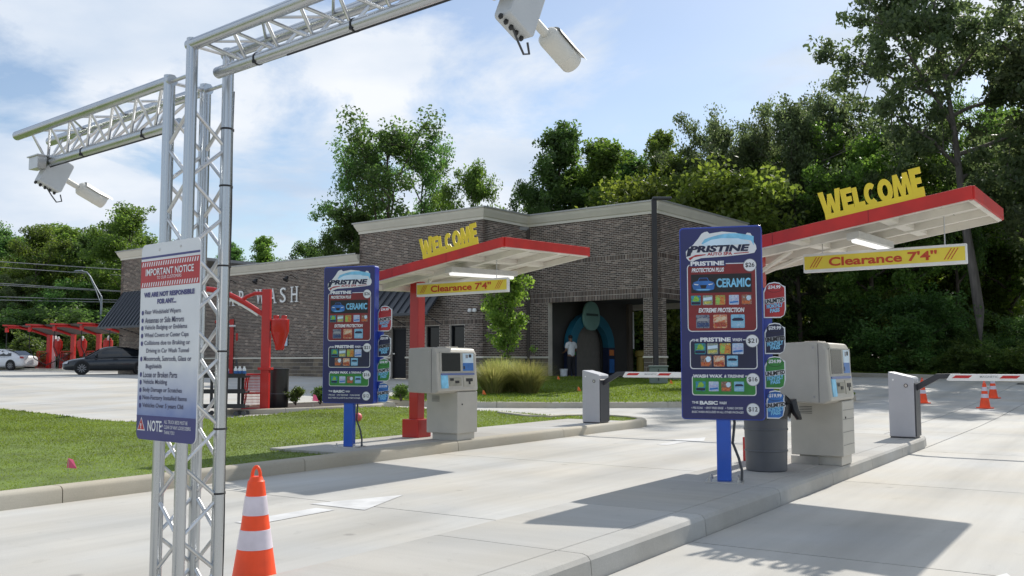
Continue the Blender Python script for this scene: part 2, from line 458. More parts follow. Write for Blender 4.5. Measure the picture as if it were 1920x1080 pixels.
def rrect(x0, x1, z0, z1, r, n=4):
    pts = []
    for (cx, cz, a0) in ((x1 - r, z1 - r, 0), (x0 + r, z1 - r, 90), (x0 + r, z0 + r, 180), (x1 - r, z0 + r, 270)):
        for i in range(n + 1):
            a = R(a0 + 90 * i / n)
            pts.append((cx + r * math.cos(a), cz + r * math.sin(a)))
    return pts
def ellipse(cx, cz, rx, rz, n=20):
    return [(cx + rx * math.cos(2 * math.pi * i / n), cz + rz * math.sin(2 * math.pi * i / n)) for i in range(n)]
_TXT = {}
def text_mesh(s, w_, h_, m, bold=0.0, shear=0.0, depth=0.0, spacing=1.0):
    key = (s, round(w_, 4), round(h_, 4), m.name, bold, shear, depth, spacing)
    if key in _TXT: return _TXT[key]
    cu = bpy.data.curves.new('lettering', 'FONT')
    cu.body = s; cu.size = 1; cu.offset = bold; cu.shear = shear; cu.space_character = spacing
    cu.resolution_u = 3; cu.extrude = .001 if depth else 0
    cu.align_x = 'CENTER'
    o = bpy.data.objects.new('lettering_tmp', cu); COL.objects.link(o)
    bpy.context.view_layer.update()
    me = bpy.data.meshes.new_from_object(o.evaluated_get(bpy.context.evaluated_depsgraph_get()))
    bpy.data.objects.remove(o); bpy.data.curves.remove(cu)
    n = len(me.vertices)
    co = np.empty(n * 3, 'f'); me.vertices.foreach_get('co', co); co = co.reshape(-1, 3)
    lo, hi = co.min(0), co.max(0)
    new = np.zeros_like(co)
    new[:, 0] = (co[:, 0] - (lo[0] + hi[0]) / 2) / max(1e-6, hi[0] - lo[0]) * w_
    new[:, 2] = (co[:, 1] - (lo[1] + hi[1]) / 2) / max(1e-6, hi[1] - lo[1]) * h_
    if depth: new[:, 1] = -(co[:, 2] - lo[2]) / max(1e-6, hi[2] - lo[2]) * depth
    me.vertices.foreach_set('co', new.ravel()); me.update()
    me.name = 'lettering'; me.materials.clear(); me.materials.append(m)
    _TXT[key] = me
    return me
def lettering(parent, s, cx, cz, w_, h_, y, m, bold=0.02, shear=0.0, depth=0.0, name='lettering', spacing=1.0):
    return put(name, text_mesh(s, w_, h_, m, bold, shear, depth, spacing), parent, (cx, y, cz))

def block_letter(ch, w_, h, d):
    P = {'W': [(0, 1), (.23, 1), (.31, .36), (.41, .86), (.59, .86), (.69, .36), (.77, 1), (1, 1), (.82, 0), (.59, 0), (.5, .46), (.41, 0), (.18, 0)],
         'E': [(0, 0), (1, 0), (1, .24), (.45, .24), (.45, .39), (.90, .39), (.90, .61), (.45, .61), (.45, .76), (1, .76), (1, 1), (0, 1)],
         'L': [(0, 0), (1, 0), (1, .27), (.45, .27), (.45, 1), (0, 1)],
         'M': [(0, 0), (.22, 0), (.28, .56), (.41, 0), (.59, 0), (.72, .56), (.78, 0), (1, 0), (.88, 1), (.64, 1), (.5, .46), (.36, 1), (.12, 1)]}
    m = MB()
    if ch in P: return m.prism([(x * w_, z * h) for x, z in P[ch]], 0, d)
    a0, a1, n = (48, 312, 18) if ch == 'C' else (0, 360, 24)
    V = []
    for i in range(n + 1):
        a = R(a0 + (a1 - a0) * i / n); c, q = math.cos(a), math.sin(a)
        for (rx, rz) in ((.5, .5), (.19, .25)):
            for y in (0, d): V.append(((.5 + rx * c) * w_, y, (.5 + rz * q) * h))
    F = []
    k = n + 1
    if ch == 'O': V = V[:-4]; k = n
    for i in range(n):
        p, r = i * 4, ((i + 1) % k) * 4
        F += [(p, r, r + 2, p + 2), (p + 1, p + 3, r + 3, r + 1), (p, p + 1, r + 1, r), (p + 2, r + 2, r + 3, p + 3)]
    if ch == 'C': F += [(0, 2, 3, 1), (n * 4, n * 4 + 1, n * 4 + 3, n * 4 + 2)]
    return m.add(V, F)

# ------------------------------------------------------------------ ground sheet
def ground_sheet():
    xs = np.concatenate([np.linspace(-900, -130, 12), np.linspace(-120, 90, 106), np.linspace(100, 900, 12)])
    ys = np.concatenate([np.linspace(-300, -20, 8), np.linspace(-15, 140, 78), np.linspace(150, 1800, 14)])
    v = [(x, y, gz(x, y) - .05) for y in ys for x in xs]
    nx = len(xs)
    f = [(j * nx + i, j * nx + i + 1, (j + 1) * nx + i + 1, (j + 1) * nx + i) for j in range(len(ys) - 1) for i in range(nx - 1)]
    return structure(MB().add(v, f).build('ground', GROUND, fixn=False, smooth=True))
ground_sheet()

def fill_poly(pts, step, zf, holes=None):
    """constrained triangulation of a world polygon with interior grid points"""
    P = []
    n = len(pts)
    for i in range(n):
        a, b = np.array(pts[i]), np.array(pts[(i + 1) % n])
        k = max(1, int(np.linalg.norm(b - a) / step))
        for q in range(k): P.append(tuple(a + (b - a) * q / k))
    nb = len(P)
    E = [(i, (i + 1) % nb) for i in range(nb)]
    arr = np.array(P)
    x0, y0 = arr.min(0); x1, y1 = arr.max(0)
    gx = np.arange(x0 + step / 2, x1, step); gy = np.arange(y0 + step / 2, y1, step)
    X, Y = np.meshgrid(gx, gy)
    Q = np.stack([X.ravel(), Y.ravel()], 1)
    Q = Q[inside(Q, arr)]
    V = [Vector(p) for p in P] + [Vector(p) for p in Q]
    r = delaunay_2d_cdt(V, E, [list(range(nb))], 1, 1e-4)
    vs = [(p.x, p.y, zf(p.x, p.y)) for p in r[0]]
    return vs, [tuple(f) for f in r[2]]
def inside(Q, poly):
    x, y = Q[:, 0], Q[:, 1]; res = np.zeros(len(Q), bool); n = len(poly); j = n - 1
    for i in range(n):
        xi, yi = poly[i]; xj, yj = poly[j]
        c = ((yi > y) != (yj > y)) & (x < (xj - xi) * (y - yi) / (yj - yi + 1e-12) + xi)
        res ^= c; j = i
    return res
def dist_edge(Q, poly):
    d = np.full(len(Q), 1e9); n = len(poly)
    for i in range(n):
        a = np.array(poly[i]); b = np.array(poly[(i + 1) % n]); ab = b - a
        t = np.clip(((Q - a) @ ab) / (ab @ ab + 1e-12), 0, 1)
        d = np.minimum(d, np.linalg.norm(Q - (a + t[:, None] * ab), axis=1))
    return d

# ------------------------------------------------------------------ pavement of concrete slabs
EDGE = [(34, 5), (28.2, 19), (24.1, 27), (19.6, 36), (15.6, 44), (11.5, 52), (6, 62), (-4, 74), (-60, 76), (-75, 70), (-60, -14), (38, -14)]   # outline of the concrete lot
pave = structure(MB().add(*fill_poly(EDGE, 4.0, lambda x, y: gz(x, y) - .022)).build('pavement', C_JOINT, fixn=False))
SLAB_B = sorted([-3.85 - 4.4 * k for k in range(1, 16)] + [-3.85, -2.71] + [-2.71 + 4.3 * k for k in range(1, 9)])
SLAB_A = [6.4 + 4.15 * k for k in range(-6, 18)]
edge_np = np.array(EDGE)
rest = MB()
_nslab = 0
for i in range(len(SLAB_A) - 1):
    for j in range(len(SLAB_B) - 1):
        a0, a1, b0, b1 = SLAB_A[i] + .008, SLAB_A[i + 1] - .008, SLAB_B[j] + .008, SLAB_B[j + 1] - .008
        cx, cy = LW((a0 + a1) / 2, (b0 + b1) / 2)
        if not inside(np.array([[cx, cy]]), edge_np)[0]: continue
        n = 7
        V = []; F = []
        for q in range(n + 1):
            for p in range(n + 1):
                x, y = LW(a0 + (a1 - a0) * q / n, b0 + (b1 - b0) * p / n)
                V.append((x, y, gz(x, y)))
        for q in range(n):
            for p in range(n):
                F.append((q * (n + 1) + p, q * (n + 1) + p + 1, (q + 1) * (n + 1) + p + 1, (q + 1) * (n + 1) + p))
        rim = [p for p in range(n + 1)] + [q * (n + 1) + n for q in range(1, n + 1)] + [n * (n + 1) + p for p in range(n - 1, -1, -1)] + [q * (n + 1) for q in range(n - 1, 0, -1)]
        o = len(V)
        V += [(V[k][0], V[k][1], V[k][2] - .03) for k in rim]
        for k in range(len(rim)):
            k2 = (k + 1) % len(rim)
            F.append((rim[k], o + k, o + k2, rim[k2]))
        vis = cy > 1 and abs(cx) < .62 * cy + 4 and cy < 34
        F = [tuple(reversed(f)) for f in F]
        if vis:
            MB().add(V, F).build('slab', C_PAVE, pave, fixn=False); _nslab += 1
        else:
            rest.add(V, F)
stuff(rest.build('far_slabs', C_PAVE, pave, fixn=False))

# painted arrows
def arrow_mark(a, b, label, sc=1.0):
    def P(da, db):
        x, y = LW(a + da * sc, b + db * sc); return (x, y, gz(x, y) + .004)
    m = MB()
    m.add([P(-.80, -.11), P(-.80, .11), P(.10, .11), P(.10, -.11)], [(0, 1, 2, 3)])
    m.add([P(.24, -.33), P(.24, .33), P(1.15, 0)], [(0, 1, 2)])
    o = m.build('lane_arrow', PAINTW, fixn=False)
    return tag(o, label, 'road marking', 'painted lane arrows')
arrow_mark(5.95, -5.95, 'white painted arrow on the lane just behind the big foreground cone')
arrow_mark(14.3, -6.2, 'far white painted arrow on the left lane beside the blue pole', .9)
arrow_mark(5.35, -.72, 'white painted arrow at the bottom right corner of the photo')

# ------------------------------------------------------------------ kerbs and islands
def sweep_kerb(path, parent, seg=3.0, w_=.16, h=.15, zf=None, name='kerb_segment', side=1):
    """kerb pieces along a world polyline; the road is on the right of the path when side = 1"""
    P = [np.array(p, float) for p in path]
    D = [0]
    for i in range(1, len(P)): D.append(D[-1] + np.linalg.norm(P[i] - P[i - 1]))
    L = D[-1]
    n = max(1, round(L / seg))
    zf = zf or gz
    def at(s):
        s = min(max(s, 0), L)
        return np.array([np.interp(s, D, [p[0] for p in P]), np.interp(s, D, [p[1] for p in P])])
    prof = [(.02, -.06), (0.012, h - .035), (-.004, h - .012), (-.03, h), (-w_ + .01, h), (-w_, h - .01), (-w_, -.06)]
    for k in range(n):
        s0, s1 = L * k / n + .005, L * (k + 1) / n - .005
        m = max(2, int((s1 - s0) / .35))
        V = []; F = []
        for q in range(m + 1):
            s = s0 + (s1 - s0) * q / m
            p = at(s); t = at(s + .06) - at(s - .06); t /= np.linalg.norm(t)
            nr = np.array([t[1], -t[0]]) * side
            z = zf(p[0], p[1])
            for (u, zz) in prof: V.append((p[0] + nr[0] * u, p[1] + nr[1] * u, z + zz))
        c = len(prof)
        for q in range(m):
            for i in range(c - 1): F.append((q * c + i, q * c + i + 1, (q + 1) * c + i + 1, (q + 1) * c + i))
        F.append(tuple(range(c))); F.append(tuple(m * c + i for i in range(c - 1, -1, -1)))
        MB().add(V, F).build(name, C_KERB, parent, smooth=True)
def empty_structure(name):
    o = bpy.data.objects.new(name, None); COL.objects.link(o); return structure(o)

# centre island (right)
isl = empty_structure('centre_island')
ends = [-.3, 1.45, 3.2, 4.95, 6.7, 8.45, 10.2, 11.95, 13.7, 15.75]
prof = [(-3.92, -.05), (-3.91, .125), (-3.89, .145), (-3.86, .15), (-2.962, .15), (-2.958, .144), (-2.95, .144), (-2.946, .15), (-2.78, .15), (-2.745, .14), (-2.725, .115), (-2.71, -.05)]
for k in range(len(ends) - 1):
    a0, a1 = ends[k] + .004, ends[k + 1] - .004
    V = []; F = []; c = len(prof); m = 4
    for q in range(m + 1):
        a = a0 + (a1 - a0) * q / m
        for (b, z) in prof:
            bb = b
            if k == len(ends) - 2 and q == m: bb = -3.31 + (b + 3.31) * .90
            V.append((*LW(a, bb), z))
    for q in range(m):
        for i in range(c - 1): F.append((q * c + i, q * c + i + 1, (q + 1) * c + i + 1, (q + 1) * c + i))
    F.append(tuple(range(c))); F.append(tuple(m * c + i for i in range(c - 1, -1, -1)))
    MB().add(V, F).build('slab', C_ISL, isl)

# left island: kerb along the lane, rounded tip, concrete strip, lawn behind
KB = -8.22
tip = [LW(17.0 + 1.15 * math.sin(R(t)), KB - 1.15 + 1.15 * math.cos(R(t))) for t in range(0, 181, 12)]
lk = empty_structure('left_island_kerb')
sweep_kerb([LW(a, KB) for a in np.arange(-4, 17.01, .5)], lk, 3.05)
sweep_kerb(tip + [(-.2, 21.4)], lk, 1.8)
strip = empty_structure('left_island_walk')
for k, (a0, a1) in enumerate([(8.75, 10.6), (10.6, 12.45), (12.45, 14.3), (14.3, 16.6)]):
    V = [(*LW(a, b), z) for z in (-.03, .146) for (a, b) in ((a0 + .005, KB - .165), (a1 - .005, KB - .165), (a1 - .005, KB - 1.42), (a0 + .005, KB - 1.42))]
    MB().add(V, [(0, 3, 2, 1), (4, 5, 6, 7), (0, 1, 5, 4), (1, 2, 6, 5), (2, 3, 7, 6), (3, 0, 4, 7)]).build('slab', C_ISL, strip)

def lawn(name, poly, zf, label, dens, bh=(.008, .022), seed=1, skip=None):
    vs, fs = fill_poly(poly, .5, zf)
    base = tag(stuff(MB().add(vs, fs).build(name, [GRASSB], fixn=False, smooth=True)), label, 'grass')
    rg = np.random.default_rng(seed)
    arr = np.array(poly); lo, hi = arr.min(0), arr.max(0)
    n = int(dens * (hi[0] - lo[0]) * (hi[1] - lo[1]))
    Q = rg.uniform(lo, hi, (n, 2)); Q = Q[inside(Q, arr)]
    Q = Q[(np.abs(Q[:, 0]) < .60 * Q[:, 1] + 1.5) & (Q[:, 1] > 3)]
    if skip is not None: Q = Q[~skip(Q)]
    n = len(Q)
    z = np.interp(Q[:, 1], _GY, _GZ) + (np.array([zf(x, y) for x, y in Q]) - np.interp(Q[:, 1], _GY, _GZ))
    h = rg.uniform(bh[0], bh[1], n) * (1 + .25 * np.sin(Q[:, 0] * 1.7) * np.cos(Q[:, 1] * 1.3))
    h *= 1 + 1.3 * np.exp(-(dist_edge(Q, poly) / .08) ** 2)
    far = np.clip(Q[:, 1] / 12, .8, 2.2)
    ang = rg.uniform(0, 2 * np.pi, n); wd = rg.uniform(.004, .008, n) * far
    lean = rg.normal(0, .018, (n, 2))
    ux, uy = np.cos(ang) * wd, np.sin(ang) * wd
    V = np.empty((n, 3, 3))
    V[:, 0] = np.stack([Q[:, 0] - ux, Q[:, 1] - uy, z - .004], 1)
    V[:, 1] = np.stack([Q[:, 0] + ux, Q[:, 1] + uy, z - .004], 1)
    V[:, 2] = np.stack([Q[:, 0] + lean[:, 0], Q[:, 1] + lean[:, 1], z + h], 1)
    me = fast_mesh('grass_blades', V.reshape(-1, 3), 3, GRASS)
    b = put('grass_blades', me, base); stuff(b)
    return base
def fast_mesh(name, V, k, m):
    nf = len(V) // k
    me = bpy.data.meshes.new(name)
    me.vertices.add(len(V)); me.vertices.foreach_set('co', np.ascontiguousarray(V, 'f').ravel())
    me.loops.add(len(V)); me.loops.foreach_set('vertex_index', np.arange(len(V), dtype='i'))
    me.polygons.add(nf); me.polygons.foreach_set('loop_start', np.arange(0, len(V), k, dtype='i'))
    me.update(calc_edges=True)
    me.materials.append(m)
    return me
def crown(x, y, e=.10):
    return gz(x, y) + .115
LAWN1 = [LW(a, KB - .15) for a in (-4, 2, 5, 8.74)] + [LW(8.74, KB - 1.43), LW(16.6, KB - 1.43), LW(16.6, KB - .16)] + [LW(17.0 + 1.0 * math.sin(R(t)), KB - 1.15 + 1.0 * math.cos(R(t))) for t in range(0, 151, 15)] + \
        [(-.2, 21.8), (-2.6, 23.2), (-3.4, 23.4), (-4.6, 22.4), (-5.2, 20.9), (-6.0, 19.6), (-7.5, 18.6), (-8.6, 19.4), (-10.4, 21.2), (-12.6, 23.0), (-16, 24.0), (-20, 22), (-18, 8), (-12, 0)]
lawn('lawn', LAWN1, crown, 'short mown lawn on the left island behind the kerb', 1100, seed=3)

# far grass island in front of the building
FI = [(-3.3, 27.2), (-3.5, 26.5), (-3.2, 25.8), (-2.4, 25.3), (-1, 24.9), (1, 24.75), (3.5, 24.8), (6, 25.2), (8, 25.8), (9.4, 26.6), (10.0, 27.6), (9.9, 28.8), (9.2, 30.2), (7.3, 33.6), (5.9, 35.2), (2.8, 37.4), (.8, 38.9), (-1.0, 36.6), (-1.6, 34.5), (-2.2, 31), (-2.9, 28.6)]
fk = empty_structure('far_island_kerb')
sweep_kerb(FI[:14], fk, 2.2, side=1)
def moundz(x, y):
    d = float(np.interp(y, [24.5, 27, 31, 36, 40], [0, .06, .10, .06, .0]))
    return gz(x, y) + .125 + d
lawn('far_lawn', FI, moundz, 'sunlit lawn mound in front of the brick building', 420, (.02, .045), 8)

# mulch bed with kerb behind the left lawn
BED = [(-6.9, 22.6), (-6.4, 22.4), (-5.0, 23.2), (-3.6, 24.3), (-3.0, 25.2), (-3.5, 25.9), (-5.0, 25.7), (-6.5, 24.6), (-7.0, 23.4)]
bk = empty_structure('planting_bed_kerb')
sweep_kerb(BED + [BED[0]], bk, 1.6, h=.12, side=1)
structure(MB().add(*fill_poly(BED, .4, lambda x, y: gz(x, y) + .09)).build('planting_bed', MULCH, fixn=False, smooth=True))

# kerb and verge along the woods
wk = empty_structure('road_edge_kerb')
edge_line = [(-4, 74), (6, 62), (11.5, 52), (15.6, 44), (19.6, 36), (24.1, 27), (28.2, 19)]
sweep_kerb(edge_line, wk, 4.0, h=.16, side=1)
VERGE = [(-4, 74.1), (6, 62.1), (11.6, 52.1), (15.75, 44.1), (19.75, 36.1), (24.25, 27.1), (28.3, 19), (30.2, 19.5), (26, 28), (21.5, 37), (17.5, 45), (13.4, 53), (8, 63), (-2, 76)]
lawn('verge', VERGE, lambda x, y: gz(x, y) + .12, 'narrow grass verge between the far kerb and the woods', 160, (.04, .10), 12)

# ------------------------------------------------------------------ car wash building
E1 = np.array([math.sin(R(38.4)), math.cos(R(38.4))])      # away to the right
E2 = np.array([-math.cos(R(38.4)), math.sin(R(38.4))])     # away to the left
C0 = np.array([5.42, 35.0])
BZ = 0.60
def BW(t, s):                     # t along E2 (left), s along E1 (back)
    p = C0 + t * E2 + s * E1
    return float(p[0]), float(p[1])
bld = thing('brick_building', 'long dark brick building with cream cornices and a drive-through entrance', 'building', (*BW(0, 0), BZ), 0)
def rel(x, y, z): return (x - bld.location.x, y - bld.location.y, z - BZ)
BL, BH, PROUD = .205, .0695, .008
def brick_wall(p0, d, L, n, z0, z1, openings=(), soldiers=(), stone=None, thick=.28, name='wall'):
    """p0 world xy at u = 0, d along the wall, n outward; openings (u0,u1,z0,z1); soldiers list of z where a soldier course starts"""
    d = np.array(d); n = np.array(n); p0 = np.array(p0)
    def W(u, q, z): p = p0 + d * u + n * q; return rel(p[0], p[1], z)
    us = sorted({0, L, *[o[0] for o in openings], *[o[1] for o in openings]})
    zs = sorted({z0, z1, *[o[2] for o in openings], *[o[3] for o in openings]})
    m = MB()
    for i in range(len(us) - 1):
        for j in range(len(zs) - 1):
            uc, zcn = (us[i] + us[i + 1]) / 2, (zs[j] + zs[j + 1]) / 2
            if any(o[0] < uc < o[1] and o[2] < zcn < o[3] for o in openings): continue
            vs = [W(us[i], -thick, zs[j]), W(us[i + 1], -thick, zs[j]), W(us[i + 1], 0, zs[j]), W(us[i], 0, zs[j]), W(us[i], -thick, zs[j + 1]), W(us[i + 1], -thick, zs[j + 1]), W(us[i + 1], 0, zs[j + 1]), W(us[i], 0, zs[j + 1])]
            m.add(vs, [(0, 3, 2, 1), (4, 5, 6, 7), (0, 1, 5, 4), (1, 2, 6, 5), (2, 3, 7, 6), (3, 0, 4, 7)])
    wall = m.build(name, MORTAR, bld)
    def pieces(za, zb, pitch_u, pitch_z, stagger, matl, nm, gap=.009, sold=()):
        b = MB(); k = 0; z = za
        rg = random.Random(int(L * 100) + int(za * 77))
        while z < zb - .01:
            sol = next((s for s in sold if abs(s - z) < pitch_z * .55), None)
            hz, pu = (pitch_z, pitch_u) if sol is None else (.205, .0695)
            ze = min(z + hz, zb)
            u = -pu * (.5 if (k % 2 and stagger and sol is None) else 0)
            while u < L:
                pv = pu * (rg.uniform(.6, 1.5) if nm == 'stones' else 1)
                ua, ub = max(u, 0), min(u + pv, L)
                segs = [(ua, ub)]
                for o in openings:
                    if o[2] < (z + ze) / 2 < o[3]:
                        ns_ = []
                        for (x0, x1) in segs:
                            if x1 <= o[0] or x0 >= o[1]: ns_.append((x0, x1))
                            else:
                                if x0 < o[0]: ns_.append((x0, o[0]))
                                if x1 > o[1]: ns_.append((o[1], x1))
                        segs = ns_
                for (x0, x1) in segs:
                    if x1 - x0 < .03: continue
                    pr = PROUD + rg.uniform(-.003, .003)
                    a0, a1, b0, b1 = x0 + gap / 2, x1 - gap / 2, z + gap / 2, ze - gap / 2
                    if x0 == 0: a0 = -pr
                    if x1 == L: a1 = L + pr
                    b.add([W(a0, 0, b0), W(a1, 0, b0), W(a1, 0, b1), W(a0, 0, b1), W(a0, pr, b0), W(a1, pr, b0), W(a1, pr, b1), W(a0, pr, b1)],
                          [(4, 5, 6, 7), (0, 1, 5, 4), (1, 2, 6, 5), (2, 3, 7, 6), (3, 0, 4, 7)])
                u += pv
            z = ze; k += 1
        if b.v: stuff(b.build(nm, matl, wall))
    zb0 = z0
    if stone:
        pieces(z0, stone, .36, .17, True, STONE, 'stones', .014)
        zb0 = stone + .07
        led = MB(); cuts = [(0, L)]
        for o in openings:
            if o[2] < stone < o[3]:
                cuts = [q for (x0, x1) in cuts for q in ([(x0, o[0])] if x0 < o[0] else []) + ([(o[1], x1)] if x1 > o[1] else [])]
        for (x0, x1) in cuts:
            if x1 - x0 < .05: continue
            led.add([W(x0 - .02, -.01, stone), W(x1 + .02, -.01, stone), W(x1 + .02, .05, stone), W(x0 - .02, .05, stone), W(x0 - .02, -.01, stone + .07), W(x1 + .02, -.01, stone + .07), W(x1 + .02, .05, stone + .06), W(x0 - .02, .05, stone + .06)],
                    [(0, 3, 2, 1), (4, 5, 6, 7), (0, 1, 5, 4), (1, 2, 6, 5), (2, 3, 7, 6), (3, 0, 4, 7)])
        led.build('ledge', CORN, wall)
    pieces(zb0, z1, BL, BH, True, BRICK, 'bricks', .018, soldiers)
    return wall
def cornice(pts, z, name='cornice', hgt=.42):
    """moulded cornice along world points, outward on the right of the path"""
    prof = [(.0, -.04), (.05, -.04), (.05, .08), (.09, .12), (.13, .22), (.19, .36), (.21, .44), (.21, .5), (-.1, .52)]
    P = [np.array(p) for p in pts]
    nrm = []
    for i in range(len(P) - 1):
        t = P[i + 1] - P[i]; t /= np.linalg.norm(t); nrm.append(np.array([t[1], -t[0]]))
    V = []; c = len(prof)
    for i, p in enumerate(P):
        if i == 0: off = nrm[0]
        elif i == len(P) - 1: off = nrm[-1]
        else:
            b = nrm[i - 1] + nrm[i]; off = b / (b @ nrm[i])
        for (q, zz) in prof: V.append(rel(p[0] + off[0] * q, p[1] + off[1] * q, z - .52 + zz * (hgt / .52) + .52 - hgt))
    F = [(i * c + k, i * c + k + 1, (i + 1) * c + k + 1, (i + 1) * c + k) for i in range(len(P) - 1) for k in range(c - 1)]
    F += [tuple(range(c)), tuple((len(P) - 1) * c + k for k in range(c - 1, -1, -1))]
    MB().add(V, F).build(name, CORN, bld)
    cap = MB(); V = []
    for i, p in enumerate(P):
        off = nrm[0] if i == 0 else nrm[-1] if i == len(P) - 1 else (nrm[i - 1] + nrm[i]) / ((nrm[i - 1] + nrm[i]) @ nrm[i])
        for (q, zz) in [(.26, -.02), (.27, .035), (-.12, .045), (-.12, .0)]: V.append(rel(p[0] + off[0] * q, p[1] + off[1] * q, z + zz))
    F = [(i * 4 + k, i * 4 + (k + 1) % 4, (i + 1) * 4 + (k + 1) % 4, (i + 1) * 4 + k) for i in range(len(P) - 1) for k in range(4)]
    cap.add(V, F).build('coping', mat('coping_metal', (.45, .46, .46), .4, metal=.5), bld)

TOPZ, LOWZ = 7.30, 5.98
T3, S2, T2 = 6.08, 2.87, 7.02
zs_sold = [3.70, 3.89, 5.18]
J = C0 + T3 * E2 - S2 * E1                     # front right corner of the projecting bay
K = J + T2 * E2
# entrance block: front, right side, back
brick_wall(BW(0, 0), E2, T3, -E1, BZ, TOPZ - .4, [(.62, 5.05, BZ, 3.70)], zs_sold, 1.45)
brick_wall(BW(0, 7.35), -E1, 7.35, -E2, BZ, TOPZ - .4, [(.62, 6.73, BZ, 3.70)], zs_sold, 1.45)
brick_wall(BW(5.4, 7.35), -E2, 5.4, E1, BZ, TOPZ - .4, [(0, 4.8, BZ, 3.70)], zs_sold, 1.45)
# projecting bay: right side and front with door and windows
brick_wall(BW(T3, 0), -E1, S2, E2 * -1, BZ, TOPZ - .4, (), (), 1.45)
brick_wall(J, E2, T2, -E1, BZ, TOPZ - .4, [(.95, 1.72, 1.45, 2.75), (2.28, 3.05, 1.45, 2.75), (4.15, 5.05, BZ, 2.72)], [2.75], 1.45)
# long low wall and the far tower
brick_wall(K + .02 * E1, E2, 13.2, -E1, BZ, LOWZ - .4, (), (), 1.45)
TW0 = K + 13.2 * E2 - .9 * E1
brick_wall(TW0, E2, 4.9, -E1, BZ, TOPZ - .4, (), (), 1.45)
brick_wall(TW0 + .9 * E1, -E1, .9, -E2, BZ, TOPZ - .4, (), (), 1.45)
TWL = TW0 + 4.9 * E2
brick_wall(TWL, E1, 9, E2, BZ, TOPZ - .4, (), (), 1.45)
brick_wall(J + T2 * E2 + 5 * E1, -E1, 5, E2, LOWZ - .4, TOPZ - .4, (), ())
ra = BW(0, 7.35)
cornice([TWL + 9 * E1, TWL, TW0, TW0 + .9 * E1], TOPZ)
cornice([K + 13.2 * E2, K], LOWZ, hgt=.38)
cornice([K + 5 * E1, K, J, C0 + T3 * E2, C0, BW(0, 7.35), BW(7, 7.35)], TOPZ)
# flat roofs
def slab_poly(pts, z0, z1, m, name):
    n = len(pts)
    V = [rel(p[0], p[1], z0) for p in pts] + [rel(p[0], p[1], z1) for p in pts]
    MB().add(V, [tuple(range(n)), tuple(range(2 * n - 1, n - 1, -1))] + [(i, (i + 1) % n, n + (i + 1) % n, n + i) for i in range(n)]).build(name, m, bld)
ROOFM = mat('roof_membrane', (.3, .3, .3), .9)
slab_poly([BW(.2, .2), BW(6.0, .2), J + .2 * E2 + .2 * E1, K + .2 * E1 - .2 * E2, K + 4.8 * E1 - .2 * E2, BW(6, 7.1), BW(.2, 7.1)], TOPZ - .6, TOPZ - .45, ROOFM, 'roof')
slab_poly([K + .2 * E1, K + 13.2 * E2 + .2 * E1, K + 13.2 * E2 + 8 * E1, K + 8 * E1], LOWZ - .5, LOWZ - .42, ROOFM, 'roof')
slab_poly([TW0 + .2 * E1, TWL + .2 * E1 - .2 * E2, TWL + 8.8 * E1 - .2 * E2, TW0 + 8.8 * E1], TOPZ - .6, TOPZ - .45, ROOFM, 'roof')
# entrance interior: floor, ceiling, tunnel wall with arched opening
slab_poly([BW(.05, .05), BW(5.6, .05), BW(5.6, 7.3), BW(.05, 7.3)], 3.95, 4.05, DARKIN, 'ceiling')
slab_poly([BW(-.3, -.3), BW(5.9, -.3), BW(5.9, 7.6), BW(-.3, 7.6)], BZ - .1, BZ + .03, C_ISL, 'entrance_floor')
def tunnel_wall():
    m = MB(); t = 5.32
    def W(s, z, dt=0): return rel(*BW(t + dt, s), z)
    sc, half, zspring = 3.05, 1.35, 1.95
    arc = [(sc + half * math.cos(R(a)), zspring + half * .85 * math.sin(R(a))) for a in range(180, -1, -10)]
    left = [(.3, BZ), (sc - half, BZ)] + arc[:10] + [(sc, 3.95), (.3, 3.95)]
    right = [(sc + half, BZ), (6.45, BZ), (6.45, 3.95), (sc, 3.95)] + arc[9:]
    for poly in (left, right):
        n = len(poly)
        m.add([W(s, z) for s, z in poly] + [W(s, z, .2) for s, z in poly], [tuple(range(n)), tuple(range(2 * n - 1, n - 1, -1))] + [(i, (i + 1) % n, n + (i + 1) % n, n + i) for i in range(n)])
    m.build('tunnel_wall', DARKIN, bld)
    cur = MB(); arcp = [(sc - half, BZ)] + arc + [(sc + half, BZ)]
    n = len(arcp)
    cur.add([W(s, z, .12) for s, z in arcp] + [W(s, z, .16) for s, z in arcp], [tuple(range(n)), tuple(range(2 * n - 1, n - 1, -1))] + [(i, (i + 1) % n, n + (i + 1) % n, n + i) for i in range(n)])
    cur.build('tunnel_door', mat('tunnel_door_grey', (.20, .185, .165), .7, var=.1), bld)
tunnel_wall()
# pilaster pipe, wall boxes
pier_p = MB(); q = BW(5.35, 6.62)
pier_p.box(-.17, .17, -.17, .17, 0, 3.35, 0, Matrix.Translation(rel(q[0], q[1], BZ)) @ Matrix.Rotation(math.atan2(E1[1], E1[0]), 4, 'Z')); pier_p.build('inner_pier', STONE, bld)
pp = MB(); q = BW(5.12, 6.72); pp.tube([rel(*q, 1.9), rel(*q, 3.6)], .035, 8); pp.build('pipe', WHITE, bld)
q = J - .12 * E1 + .45 * E2
for k in (-.12, .12):
    p = q + E2 * k; rp = rel(p[0], p[1], 0)
    MB().lathe([(.02, 3.22 - BZ), (.075, 3.24 - BZ), (.09, 3.30 - BZ), (.07, 3.36 - BZ), (.02, 3.38 - BZ)], 10, c=(rp[0], rp[1])).build('wall_light', WHITE, bld, smooth=True)

